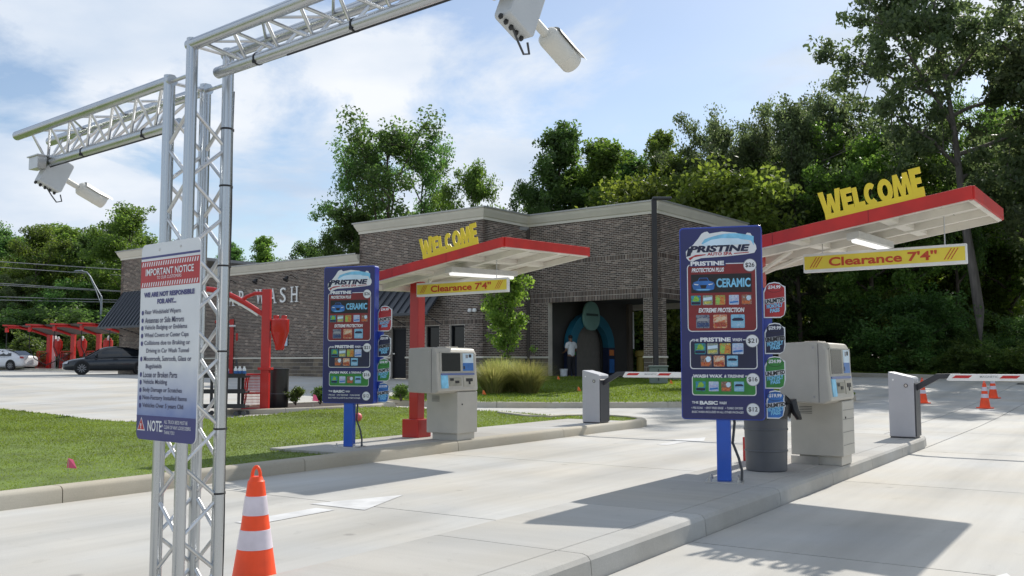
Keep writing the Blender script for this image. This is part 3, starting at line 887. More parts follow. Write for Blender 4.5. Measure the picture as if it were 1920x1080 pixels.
q = C0 + (T3 - .08) * E2 - .07 * E1
ds = MB(); ds.box(-.05, .05, -.05, .05, 0, TOPZ - .55 - BZ, 0, Matrix.Translation(rel(q[0], q[1], BZ)) @ Matrix.Rotation(math.atan2(E1[1], E1[0]), 4, 'Z'))
ds.build('downspout', mat('downspout_brown', (.10, .085, .075), .5), bld)
def framed(u0, u1, z0, z1, kind):
    P0 = J + E2 * u0 + E1 * .16
    def W(u, q, z): p = P0 + E2 * u + E1 * q; return rel(p[0], p[1], z)
    Wd = u1 - u0
    def bx(m, ua, ub, qa, qb, za, zb):
        m.add([W(ua, qa, za), W(ub, qa, za), W(ub, qb, za), W(ua, qb, za), W(ua, qa, zb), W(ub, qa, zb), W(ub, qb, zb), W(ua, qb, zb)],
              [(0, 3, 2, 1), (4, 5, 6, 7), (0, 1, 5, 4), (1, 2, 6, 5), (2, 3, 7, 6), (3, 0, 4, 7)])
    fr = MB()
    bx(fr, 0, .06, -.06, .06, z0, z1); bx(fr, Wd - .06, Wd, -.06, .06, z0, z1); bx(fr, .06, Wd - .06, -.06, .06, z1 - .06, z1)
    if kind == 'window':
        bx(fr, .06, Wd - .06, -.06, .06, z0, z0 + .06)
        pn = MB(); bx(pn, .06, Wd - .06, 0, .02, z0 + .06, z1 - .06); o = pn.build('window', GLASS, bld); fr.build('frame', DOORM, o)
        si = MB(); bx(si, -.05, Wd + .05, -.2, -.05, z0 - .07, z0 + .0); si.build('sill', CORN, o)
    else:
        pn = MB(); bx(pn, .06, Wd - .06, -.02, .03, z0, z1 - .06); o = pn.build('door', DOORM, bld); fr.build('frame', BLACKP, o)
        h = MB(); bx(h, .72, .84, -.10, -.02, z0 + 1.0, z0 + 1.05); h.build('handle', STEEL, o)
framed(.95, 1.72, 1.45, 2.75, 'window'); framed(2.28, 3.05, 1.45, 2.75, 'window'); framed(4.15, 5.05, BZ + .02, 2.72, 'door')

def awning(P0, d, L, n, z0, z1, proj, step):
    d = np.array(d); n = np.array(n); P0 = np.array(P0)
    def W(u, q, z): p = P0 + d * u + n * q; return rel(p[0], p[1], z)
    m = MB()
    sec = [(.012, z1), (.012, z1 - .05), (proj, z0), (proj, z0 - .10), (proj - .03, z0 - .10), (proj - .03, z0 - .03), (.02, z1 - .12)]
    m.add([W(0, q, z) for q, z in sec] + [W(L, q, z) for q, z in sec], [tuple(range(7)), tuple(range(13, 6, -1))] + [(i, (i + 1) % 7, 7 + (i + 1) % 7, 7 + i) for i in range(7)])
    a = m.build('awning', AWN, bld)
    k = 0
    while k * step <= L + .01:
        u = min(k * step, L - .015); s = MB()
        s.add([W(u - .012, .03, z1 - .04), W(u + .012, .03, z1 - .04), W(u + .012, proj + .005, z0 - .004), W(u - .012, proj + .005, z0 - .004),
               W(u - .012, .03, z1 + .03), W(u + .012, .03, z1 + .03), W(u + .012, proj + .02, z0 + .05), W(u - .012, proj + .02, z0 + .05)],
              [(0, 3, 2, 1), (4, 5, 6, 7), (0, 1, 5, 4), (1, 2, 6, 5), (2, 3, 7, 6), (3, 0, 4, 7)])
        s.build('seam', AWN, a); k += 1
    for u in (.15, L / 2, L - .15): MB().tube([W(u, .02, z0 - .45), W(u, proj - .05, z0 - .08)], .02, 6).build('bracket', AWN, a)
awning(J + 2.0 * E2, E2, 4.4, -E1, 3.25, 4.35, 1.0, .42)
awning(TW0 + .35 * E2, E2, 4.3, -E1, 3.15, 5.1, 1.4, .34)
# CAR WASH letters on the low wall, gooseneck lamps above
uu = [10.05, 9.17, 8.31, None, 6.85, 5.91, 5.14, 4.31]
FONTW = mat('building_letters', (.85, .85, .84), .5, var=.04)
SERIF = {'C': [(.82, .86)], 'A': [(.04, 0), (.96, 0)], 'R': [(.10, 0), (.92, 0), (.10, 1)], 'W': [(.02, 1), (.5, 1), (.98, 1)], 'S': [], 'H': [(.10, 0), (.90, 0), (.10, 1), (.90, 1)]}
for ch, u in zip('CAR WASH', uu):
    if u is None: continue
    p = K + E2 * u - E1 * .05
    wl_ = .42 if ch != 'W' else .62
    o = put('letter', text_mesh(ch, wl_, .70, FONTW, -.005, 0, .05), bld, rel(p[0], p[1], 4.42))
    ang = math.atan2(-E2[1], -E2[0]); o.rotation_euler = (0, 0, ang)
    for (fx_, fz_) in SERIF[ch]:
        if ch == 'C': continue
        MB().box(-.10, .10, -.053, 0, -.02, .02).build('serif', FONTW, o, ((fx_ - .5) * wl_, 0, (fz_ - .5) * .68))
for u in (4.3, 6.6, 8.9, 11.2):
    p = K + E2 * u; q = p - E1 * .5; q2 = p - E1 * .62
    g = MB(); g.tube([rel(*p, 5.16), rel(*(p - E1 * .28), 5.3), rel(*q, 5.22)], .018, 6)
    g.tube([rel(*q, 5.23), rel(*q2, 5.04)], [.05, .14], 10)
    g.build('wall_lamp', BLACKP, bld)
s_ = MB(); p = K + 5.0 * E2 - .03 * E1
for a in (0,):
    V = [rel(*(p + E2 * u - E1 * q), z) for z in (2.05, 2.6) for (u, q) in ((-.2, 0), (.2, 0), (.2, .03), (-.2, .03))]
    s_.add(V, [(0, 3, 2, 1), (4, 5, 6, 7), (0, 1, 5, 4), (1, 2, 6, 5), (2, 3, 7, 6), (3, 0, 4, 7)])
s_.build('wall_notice', PSKY, bld)

# entrance arch standing at the tunnel mouth (faces right)
arch = thing('entrance_arch', 'blue archway with an upright pointed teal board at the tunnel mouth', 'archway', (*BW(5.22, 3.05), BZ + .03), math.atan2(E1[1], E1[0]))
# local x along E1, local -y towards the viewer side (-E2)
def ring_seg(ro, ri, a0, a1, zc_, y0, y1, k=.88, n=12):
    pts = [(ro * math.cos(R(a0 + (a1 - a0) * i / n)), zc_ + ro * k * math.sin(R(a0 + (a1 - a0) * i / n))) for i in range(n + 1)]
    pts += [(ri * math.cos(R(a1 + (a0 - a1) * i / n)), zc_ + ri * k * math.sin(R(a1 + (a0 - a1) * i / n))) for i in range(n + 1)]
    return MB().prism(pts, y0, y1)
ring_seg(1.75, 1.22, 0, 180, 1.30, -.30, -.02, .85).build('arch_band', BLUEARCH, arch)
for sx in (-1, 1):
    MB().box(sx * 1.75 if sx < 0 else 1.22, -1.22 if sx < 0 else 1.75, -.30, -.02, 0, 1.295).build('leg', mat('arch_leg', (.012, .02, .06), .5, var=.3, scale=3), arch)
for (x0, x1, z0, z1, mm) in ((-1.7, -1.3, .95, 1.1, PGREEN), (-1.68, -1.3, 1.12, 1.26, PYEL), (-1.7, -1.35, .55, .8, PNAVY), (1.3, 1.68, .2, .8, PBLUE), (1.3, 1.66, .95, 1.2, PORG)):
    MB().box(x0, x1, -.312, -.301, z0, z1).build('panel', mm, arch)
sb = [(0, 2.0)] + [(.55 * math.sin(R(a)) ** .8 * (1 if a < 100 else .96), 2.62 - .62 * math.cos(R(a))) for a in range(18, 165, 12)] + [(0, 3.25)]
sb = sb + [(-x, z) for (x, z) in reversed(sb[1:-1])]
sb = [(x * 1.15 - .25, z) for x, z in sb]
bd = MB().prism(sb, -.44, -.33).build('pointed_board', TEAL, arch, bevel=.03)
MB().box(-.70, .20, -.455, -.441, 2.62, 2.72).build('stripe', mat('board_stripe', (.05, .09, .085), .5), bd)

# light pole and utility box at the building corner
lp = thing('parking_light_pole', 'dark slim light pole in front of the building corner', 'light pole', (.152 * 33.6, 33.6, .5))
MB().box(-.085, .085, -.085, .085, .1, 6.62).build('pole', mat('pole_bronze', (.022, .020, .022), .45), lp)
MB().lathe([(.24, -.2), (.24, .1), (.22, .12), (.0, .12)], 16).build('footing', C_ISL, lp, smooth=True)
MB().box(-.06, .62, -.16, .16, 6.62, 6.70).build('lamp_head', DKGREY, lp, bevel=.02)
ub = thing('utility_cabinet', 'grey-green utility cabinet on the lawn at the foot of the light pole', 'cabinet', (.1545 * 32.6, 32.6, moundz(5, 32.6) - .01), R(-8))
MB().box(-.31, .31, -.25, .25, 0, .56).build('body', UTIL, ub, bevel=.02)
MB().box(-.34, .34, -.28, .28, .56, .62).build('lid', UTIL, ub, bevel=.015)
MB().box(-.02, .02, -.262, -.25, .1, .5).build('door_seam', DKGREY, ub)

# ------------------------------------------------------------------ lane canopies
def make_canopy():
    t = thing('lane_canopy', '', 'canopy')
    MB().box(-.155, .155, -.155, .155, 0, .27).build('base', RED, t, bevel=.006)
    MB().box(-.082, .082, -.082, .082, .27, 2.36).build('column', RED, t, bevel=.004)
    KX, KY, ZC = .16, .04, 2.39            # height above the island
    def zz(x, y): return ZC + KX * x + KY * y
    X0, X1, Y0, Y1 = -.22, 2.47, -1.30, .98
    def slabq(m, x0, x1, y0, y1, dz0, dz1, mi=0):
        V = [(x, y, zz(x, y) + dz) for dz in (dz0, dz1) for (x, y) in ((x0, y0), (x1, y0), (x1, y1), (x0, y1))]
        m.add(V, [(0, 3, 2, 1), (4, 5, 6, 7), (0, 1, 5, 4), (1, 2, 6, 5), (2, 3, 7, 6), (3, 0, 4, 7)], mi)
    m = MB(); slabq(m, X0 + .02, X1 - .02, Y0 + .02, Y1 - .02, -.045, -.012); m.build('deck', CREAM, t)
    for (x0, x1, y0, y1) in ((X0, X1, Y0 - .02, Y0 + .02), (X0, X1, Y1 - .02, Y1 + .02), (X1 - .02, X1 + .02, Y0 + .02, Y1 - .02), (X0 - .02, X0 + .02, Y0 + .02, Y1 - .02)):
        m = MB(); slabq(m, x0, x1, y0, y1, -.125, .0); m.build('fascia', REDF, t, bevel=.004)
        m = MB(); e = .018
        slabq(m, x0 + (e if x1 - x0 < .1 and x0 < 0 else -e if x1 - x0 < .1 else .03), x1 + (e if x1 - x0 < .1 and x0 < 0 else -e if x1 - x0 < .1 else -.03),
              y0 + (e if y1 - y0 < .1 and y0 < 0 else -e if y1 - y0 < .1 else .03), y1 + (e if y1 - y0 < .1 and y0 < 0 else -e if y1 - y0 < .1 else -.03), -.135, -.05)
        m.build('soffit_trim', CREAM, t)
    for x in (.62, 1.56):
        m = MB(); slabq(m, x - .002, x + .002, Y0 - .0215, Y0 - .0195, -.12, -.004); m.build('fascia_joint', mat('joint_dark_red', (.16, .006, .008), .6), t)
    for x in (.3, 1.2, 2.1):
        m = MB(); slabq(m, x - .004, x + .004, Y0 + .05, Y1 - .05, -.0475, -.0455); m.build('deck_joint', mat('deck_joint_grey', (.30, .28, .24), .7), t)
    for y in (-.55, .25):                     # beams across
        m = MB(); slabq(m, X0 + .03, X1 - .03, y - .05, y + .05, -.125, -.046); m.build('beam', CREAM, t)
    for x in (.75, 1.65):
        m = MB(); slabq(m, x - .05, x + .05, Y0 + .03, Y1 - .03, -.105, -.047); m.build('beam', CREAM, t)
    MB().tube([(.05, -.05, 2.16), (.5, -.3, zz(.5, -.3) - .1)], .028, 6).build('strut', CREAM, t); MB().tube([(.05, .05, 2.16), (.5, .35, zz(.5, .35) - .1)], .028, 6).build('strut', CREAM, t)
    # fluorescent fitting
    m = MB(); lx = 1.32
    V = [(x, y, zz(x, y) + dz) for dz in (-.20, -.13) for (x, y) in ((lx - .06, -.95), (lx + .06, -.95), (lx + .06, .70), (lx - .06, .70))]
    m.add(V, [(0, 3, 2, 1), (4, 5, 6, 7), (0, 1, 5, 4), (1, 2, 6, 5), (2, 3, 7, 6), (3, 0, 4, 7)])
    li = m.build('light_fitting', mat('fitting_grey', (.6, .6, .58), .5), t)
    m = MB(); m.tube([(lx, -.90, zz(lx, -.9) - .215), (lx, .65, zz(lx, .65) - .215)], .026, 10)
    m.build('light_tube', mat('lamp_tube', (.85, .86, .88), .3, var=0, em=((1, .98, .95), .7)), li, smooth=True)
    # WELCOME letters along the front edge
    wx0, wx1 = 1.12, 2.08
    ang = math.atan(KX)
    wl = bpy.data.objects.new('welcome_sign', None); COL.objects.link(wl); wl.parent = t
    wl.location = ((wx0 + wx1) / 2, Y0 - .0, zz((wx0 + wx1) / 2, Y0)); wl.rotation_euler = (0, -ang, 0)
    wd = (wx1 - wx0)
    MB().box(-wd / 2 + .03, wd / 2, -.008, .008, -.02, .055).build('strip', YEL, wl)
    for ch, cx, cw, h0, h1 in (('W', -.375, .215, .03, .285), ('E', -.215, .105, .04, .265), ('L', -.108, .10, .04, .25), ('C', .010, .125, .035, .258), ('O', .142, .135, .035, .262), ('M', .295, .175, .035, .272), ('E', .430, .105, .035, .29)):
        block_letter(ch, cw, h1 - h0, .012).build('letter', YEL, wl, (cx - cw / 2, -.006, h0))
    # clearance sign on chains
    cs = bpy.data.objects.new('clearance_sign', None); COL.objects.link(cs); cs.parent = t
    cs.location = (1.38, -.55, 2.185); cs.rotation_euler = (0, R(-.4), 0)
    MB().box(-.80, .80, -.03, .03, -.10, .10).build('cabinet', WHITE, cs, bevel=.006)
    MB().box(-.785, .785, -.034, -.0305, -.068, .072).build('face', SIGNY, cs)
    lettering(cs, "Clearance 7'4''", .0, .003, 1.06, .098, -.037, SIGNR, .028)
    for sx in (-1, 1):
        for k in range(3):
            x = sx * .66 + (k - 1) * .03
            MB().add([(x - .040, -.036, -.05), (x - .030, -.036, -.05), (x + .040, -.036, .06), (x + .030, -.036, .06)], [(0, 1, 2, 3)]).build('slash_mark', SIGNR, cs)
    for x in (.78, 1.98):
        m = MB(); zt = zz(x, -.55) - .11
        m.tube([(x, -.55, 2.28), (x, -.55, zt)], .006, 5); m.build('chain', STEEL, t)
    return t
A1, B1 = 11.27, -9.20
A2, B2 = 10.72, -3.67
can = make_canopy()
can.location = (*LW(A1, B1), .146); can.rotation_euler = (0, 0, -TH)
can['label'] = 'red canopy with yellow letters and clearance sign on the left island'
can['group'] = 'lane canopies'
can2 = copy_tree(can, None, (*LW(A2, B2), .15), -TH, 'red canopy with yellow letters and clearance sign on the right island, before the woods')

for c_, dx_ in ((can, -.13), (can2, .13)):
    for q in [o for o in COL.objects if o.parent == c_ and o.name.split('.')[0] in ('clearance_sign', 'chain')]: q.location.x += dx_
# ------------------------------------------------------------------ menu boards
KP = 9.04 / 1776
def make_menu():
    t = thing('menu_board', '', 'sign')
    def xc(y): return 1346 + (y - 427) * .0165
    def X(x, y): return (x - xc(y)) * KP
    def Z(y): return CAM_H - .15 + (680 - y) * KP
    # post and base plate
    MB().box(-.065, .065, -.05, .05, .012, Z(770)).build('post', POLEB, t, bevel=.006)
    bp = MB().box(-.17, .17, -.15, .15, 0, .012).build('base_plate', STEEL, t)
    for sx in (-1, 1):
        for sy in (-1, 1):
            MB().lathe([(.018, .012), (.018, .03), (.010, .03), (.010, .055), (.0, .055)], 8, c=(sx * .13, sy * .11)).build('bolt', STEEL, bp)
    pts = rrect(X(1270, 427), X(1422, 427), Z(786), Z(424), .035, 5)
    bo = MB().prism(pts, -.06, .06).build('cabinet', NAVY, t, bevel=.006)
    f = MB().prism(rrect(X(1272, 430), X(1420, 430), Z(784), Z(427), .03, 5), -.063, -.0605).build('face', NAVYF, t)
    def flat(name, pts, y, m, parent=f, th=.0012): return MB().prism(pts, y - th, y).build(name, m, parent)
    Y1, Y2, Y3, Y4 = -.0645, -.0665, -.0685, -.0705
    # emblem at the top
    lg = [(1284, 482), (1283, 470), (1290, 462), (1296, 458), (1306, 446), (1312, 437), (1317, 434), (1323, 433), (1327, 437), (1350, 434), (1375, 437), (1392, 443), (1396, 438), (1402, 439), (1406, 446), (1406, 453), (1412, 462), (1413, 469), (1409, 476), (1396, 478), (1360, 481), (1312, 483), (1302, 486), (1296, 489), (1289, 488)]
    flat('emblem', [(X(*p), Z(p[1])) for p in lg], Y1, PWHITE)
    arc = [(1312 + 0, 456)] + [(1318 + 90 * i / 10, 453 - 15 * math.sin(math.pi * (.12 + .70 * i / 10))) for i in range(11)] + [(1408, 462)] + [(1403 - 88 * i / 10, 458 - 9 * math.sin(math.pi * (.05 + .75 * (1 - i / 10)))) for i in range(11)]
    flat('emblem_arc', [(X(*p), Z(p[1])) for p in arc], Y2, PLBLUE)
    flat('emblem_sky', [(X(*p), Z(p[1])) for p in [(1316, 456), (1330, 449), (1350, 446.5), (1380, 448), (1398, 454), (1402, 459), (1350, 460), (1310, 461)]], Y2 - .0005, PSKY)
    lettering(f, 'PRISTINE', X(1345, 466), Z(466), 112 * KP, 13 * KP, Y3, PNAVY, .05, .2)
    flat('emblem_tail', [(X(1287, 464), Z(464)), (X(1295, 464), Z(464)), (X(1292, 478), Z(478)), (X(1284, 480), Z(480))], Y3, PNAVY)
    lettering(f, 'AUTO SPA', X(1346, 476), Z(476), 46 * KP, 6 * KP, Y3, PRED, .03)
    flat('emblem_line', [(X(1301, 477), Z(477)), (X(1320, 476), Z(476)), (X(1320, 477.5), Z(477.5)), (X(1298, 481), Z(481)), (X(1291, 487), Z(487)), (X(1288, 483), Z(483))], Y3, PRED)
    flat('emblem_line', [(X(1372, 475.5), Z(475.5)), (X(1399, 474), Z(474)), (X(1399, 475.5), Z(475.5)), (X(1372, 477), Z(477))], Y3, PRED)
    def panel(x0, x1, y0, y1, m, r=.03):
        ym = (y0 + y1) / 2
        flat('panel_trim', rrect(X(x0, ym), X(x1, ym), Z(y1), Z(y0), r), Y1, SILVER)
        return flat('panel', rrect(X(x0 + 1.6, ym), X(x1 - 1.6, ym), Z(y1 - 1.6), Z(y0 + 1.6), r * .85), Y2, m)
    def price(x, y, s):
        flat('price_disc', ellipse(X(x, y), Z(y), 12 * KP, 12 * KP), Y3 - .001, PGREY)
        flat('price_disc', ellipse(X(x, y), Z(y), 11 * KP, 11 * KP), Y3 - .002, PWHITE)
        lettering(f, s, X(x, y), Z(y), 16.5 * KP, 9.5 * KP, Y4 - .003, BLACK, .012)
    def txt(s, x, y, w_, h, m=PWHITE, bold=.03, sh=0, yy=None):
        lettering(f, s, X(x, y), Z(y), w_ * KP, h * KP, yy or Y4, m, bold, sh)
    def icon(x, y, sz, a, b, c, k):
        h = sz / 2
        o = MB()
        def q(pts, dy, mi): o.prism([(X(x + u * h, y), Z(y) + v * h * KP) for u, v in pts], Y3 - dy - .0012, Y3 - dy, mi)
        q([(-1, -.9), (-.9, -1), (.9, -1), (1, -.9), (1, .9), (.9, 1), (-.9, 1), (-1, .9)], 0, 0)
        if k == 0: q([(-.7, -.2), (.5, -.2), (.75, .2), (.2, .95), (-.3, .8)], .0015, 1); q([(-.9, -.85), (.9, -.85), (.9, -.35), (-.9, -.35)], .003, 2)
        elif k == 1: q([(-.9, -.1), (.9, .1), (.9, .7), (-.9, .5)], .0015, 1); q([(-.8, -.8), (.8, -.7), (.8, -.2), (-.8, -.3)], .003, 2)
        elif k == 2: q([(-.2, -.9), (.9, -.8), (.8, .4), (.1, .9)], .0015, 1); q([(-.9, -.6), (-.2, -.9), (0, .3), (-.8, .8)], .003, 2)
        elif k == 3: q([(-.85, -.2), (.85, 0), (.85, .35), (-.85, .15)], .0015, 1); q([(-.85, -.75), (.85, -.55), (.85, -.2), (-.85, -.4)], .003, 2)
        elif k == 4: q([(.1, -.1), (.5, -.2), (.9, .2), (.8, .8), (.3, .9), (-.1, .5)], .0015, 1); q([(-.9, -.85), (.6, -.85), (.8, -.3), (-.9, -.2)], .003, 2)
        elif k == 5: q([(-.9, -.2), (.9, .3), (.7, .8), (-.4, .5)], .0015, 1); q([(-.85, -.8), (.85, -.8), (.85, -.15), (-.85, -.15)], .003, 2)
        else: q([(-.9, .25), (-.5, .5), (.5, .5), (.9, .25), (.7, .05), (-.7, .05)], .0015, 1); q([(-.85, -.8), (.85, -.8), (.85, -.2), (-.85, -.2)], .003, 2)
        o.build('service_icon', [a, b, c], f)
    A_ = lambda n, *c: art_mat('icon_art_' + n, c)
    IC = {0: (A_('leaf', (.02, .12, .35), (.03, .25, .5), (.05, .3, .1), (.02, .05, .2)), A_('green', (.1, .35, .05), (.3, .5, .05), (.05, .2, .03)), PNAVY),
          1: (A_('grey', (.2, .25, .28), (.35, .4, .3), (.1, .15, .2), (.5, .5, .2)), PSKY, A_('gold', (.6, .5, .05), (.3, .35, .05), (.7, .6, .2))),
          2: (A_('foam', (.6, .45, .05), (.5, .1, .04), (.15, .4, .08), (.6, .5, .3)), A_('redfoam', (.5, .05, .03), (.6, .3, .05), (.3, .02, .02)), A_('greenfoam', (.1, .4, .08), (.3, .5, .1), (.5, .45, .05))),
          3: (A_('ice', (.4, .5, .65), (.25, .4, .65), (.6, .65, .7), (.3, .3, .55)), A_('frost', (.6, .65, .7), (.4, .4, .6), (.3, .35, .6)), PBLUE),
          4: (A_('night', (.02, .02, .05), (.15, .12, .1), (.35, .1, .03), (.3, .3, .3)), PSKY, A_('flame', (.45, .04, .03), (.6, .2, .05), (.3, .02, .02))),
          5: (A_('heat', (.6, .35, .05), (.6, .5, .4), (.5, .1, .03), (.6, .2, .05)), A_('steam', (.65, .6, .55), (.6, .4, .2), (.7, .7, .65)), A_('fire', (.45, .05, .03), (.25, .03, .03), (.6, .25, .05))),
          6: (A_('sea', (.15, .4, .6), (.25, .5, .65), (.1, .3, .5)), PNAVY, A_('seal', (.5, .6, .7), (.2, .45, .65), (.35, .5, .6))),
          7: (A_('storm', (.04, .05, .08), (.25, .27, .3), (.1, .12, .2), (.02, .02, .03)), PGREY, A_('deep', (.03, .08, .25), (.02, .03, .08), (.1, .15, .3)))}
    def ic(x, y, sz, k): icon(x, y, sz, *IC[k], k if k < 7 else 6)
    # red package
    panel(1286, 1413, 494, 622, PDRED, .04)
    flat('title_bar', [(X(1290, 494), Z(499)), (X(1357, 494), Z(499)), (X(1357, 494), Z(489)), (X(1290, 494), Z(489))], Y3, NAVYF)
    txt('PRISTINE', 1323, 493.5, 62, 8.5, bold=.05); txt('PROTECTION PLUS', 1324, 506, 60, 8, bold=.04, sh=.2)
    price(1401, 499, '$26')
    flat('banner', [(X(1293, 531), Z(549)), (X(1404, 531), Z(549)), (X(1404, 531), Z(514)), (X(1293, 531), Z(514))], Y3, BLACK)
    def bp_(pts, m, yy): flat('banner_car', [(X(1316 + u * 21, 531), Z(533) + v * 13 * KP) for u, v in pts], yy, m)
    bp_([(-1, -.1), (-.85, .35), (-.5, .5), (-.35, .95), (.35, .95), (.5, .5), (.9, .3), (1, -.1), (.9, -.75), (.4, -.95), (-.5, -.95), (-.9, -.7)], PBLUE, Y4 + .0005)
    bp_([(-.45, .5), (-.3, .88), (.3, .88), (.45, .5)], PNAVY, Y4 - .0012); bp_([(-.3, -.1), (.3, -.1), (.2, -.6), (-.2, -.6)], BLACK, Y4 - .0012)
    bp_([(-.85, .1), (-.4, .0), (-.5, -.12), (-.8, -.02)], PWHITE, Y4 - .0012); bp_([(.85, .1), (.4, .0), (.5, -.12), (.8, -.02)], PWHITE, Y4 - .0012)
    bp_([(-.7, -.7), (.7, -.7), (.4, -.85), (-.4, -.85)], PLBLUE, Y4 - .0012)
    txt('CERAMIC', 1371, 531, 62, 17, PLBLUE, .03)
    for x, k in zip((1302, 1324, 1347, 1372, 1395), (0, 1, 2, 3, 4)): ic(x, 563, 18, k)
    txt('EXTREME PROTECTION', 1349, 582, 84, 8.5, bold=.04, sh=.2)
    for x, k in zip((1315, 1347, 1379), (7, 5, 6)): ic(x, 603, 25, k)
    # navy package
    panel(1291, 1414, 637, 692, PNAVY, .03)
    flat('title_bar', [(X(1296, 637), Z(641)), (X(1388, 637), Z(641)), (X(1388, 637), Z(632)), (X(1296, 637), Z(632))], Y3, NAVYF)
    txt('THE', 1301, 638, 12, 4.5); txt('PRISTINE', 1338, 637, 56, 8, bold=.05); txt('WASH', 1378, 637.5, 17, 6, sh=.2)
    price(1405, 640, '$21')
    for x, k in zip((1310, 1333, 1356, 1379), (0, 1, 2, 3)): ic(x, 654, 20, k)
    for x, k in zip((1321, 1345, 1369), (4, 5, 6)): ic(x, 677, 20, k)
    # green package
    panel(1295, 1412, 704, 741, PGREEN, .025)
    flat('title_bar', [(X(1298, 705), Z(708)), (X(1392, 705), Z(708)), (X(1392, 705), Z(701)), (X(1298, 705), Z(701))], Y3, NAVYF)
    txt('WASH WAX', 1324, 705, 54, 6.5, bold=.05); txt('& TIRESHINE', 1372, 705, 36, 5.5, sh=.2)
    price(1406, 711, '$16')
    for x, k in zip((1311, 1335, 1358, 1381), (0, 3, 4, 6)): ic(x, 724, 18, k)
    # basic package
    txt('THE', 1301, 754, 12, 4.5); txt('BASIC', 1326, 754.5, 33, 7, bold=.05); txt('WASH', 1352, 754.5, 13, 5, sh=.2)
    txt('• PRE-SOAK   • SPOT FREE RINSE   • TURBO DRYERS', 1341, 764, 94, 4, bold=.01, sh=.15)
    txt('BASIC WASH INCLUDED IN ALL OTHER PACKAGES', 1342, 771.5, 94, 4, bold=.01, sh=.15)
    price(1406, 766, '$12')
    # pass tabs beside the board
    for (y0, y1, m, s) in ((530, 597, PRED, '$34.99'), (606, 664, PNAVY, '$29.99'), (668, 728, PGREEN, '$24.99'), (731, 783, PBLUE, '$19.99')):
        h = y1 - y0; xl, xr = (1424, 1464) if y0 < 540 else (1426, 1463) if y0 < 720 else (1429, 1461)
        def tp(e):
            return [(X(xl + e, y0), Z(y1 - e)), (X(xr - 10, y0), Z(y1 - e)), (X(xr - 3 - e * .5, y0), Z(y1 - 5)), (X(xr - e, y0), Z(y1 - 16)), (X(xr - e, y0), Z(y0 + 9 + e)), (X(xr - 6, y0), Z(y0 + 6 + e)), (X((xl + xr) / 2 + 9, y0), Z(y0 + 1.5 + e)), (X((xl + xr) / 2, y0), Z(y0 + e)), (X((xl + xr) / 2 - 10, y0), Z(y0 + 2 + e)), (X(xl + 4 + e, y0), Z(y0 + 9 + e)), (X(xl + e, y0), Z(y0 + 18 + e))]
        tb = MB().prism(tp(0), .03, .045).build('pass_tab', SILVER, t)
        flat('tab_face', tp(2), .029, m, tb)
        cx = (xl + xr) / 2
        flat('tab_oval', ellipse(X(cx, y0), Z(y0 + 11), 15 * KP, 8.5 * KP), .0275, BLACK, tb)
        flat('tab_oval', ellipse(X(cx, y0), Z(y0 + 11), 14.3 * KP, 7.8 * KP), .026, m, tb)
        lettering(tb, s, X(cx, y0), Z(y0 + 10), 23 * KP, 7.5 * KP, .0235, PWHITE, .04, .1)
        for (yy, tx, mt, ww, hh) in ((.52, 'UNLIMITED', BLACK, 35, 8), (.66, 'MONTHLY', PLBLUE, 30, 8), (.79, 'PASS', PLBLUE, 18, 7.5)):
            o = lettering(tb, tx, X(cx, y0), Z(y0 + h * yy), ww * KP, hh * KP, .0245, mt, .05, .15)
            o.rotation_euler = (0, R(-7), 0)
            if mt == BLACK:
                o2 = MB().box(-ww / 2 * KP, ww / 2 * KP, 0, .0012, -hh / 2 * KP * 1.15, hh / 2 * KP * 1.15).build('tab_band', PWHITE if m != PNAVY else PGREY, tb, (X(cx, y0), .0262, Z(y0 + h * yy)), (0, R(-7), 0))
    # arms that hold the tabs
    MB().box(.30, X(1440, 600), .046, .06, Z(780), Z(540)).build('tab_bracket', NAVY, t)
    # cable at the foot
    m = MB(); m.tube([(.075, .02, .80), (.10, .03, .55), (.078, .05, .36), (.13, .06, .22), (.16, .05, .10), (.155, .05, .0)], .013, 6)
    m.build('conduit', DKGREY, t, smooth=True)
    return t
menu = make_menu()
menu.location = (2.01, 9.04, .15); menu.rotation_euler = (0, 0, R(-16.6))
menu['label'] = 'tall blue menu board on the right island beside the grey trash bin'
menu['group'] = 'price menu boards'
copy_tree(menu, None, ((657 - 960) / 1776 * 12.75, 12.75, .146), R(-18.6), 'tall blue menu board on the left island, edge of the lawn')

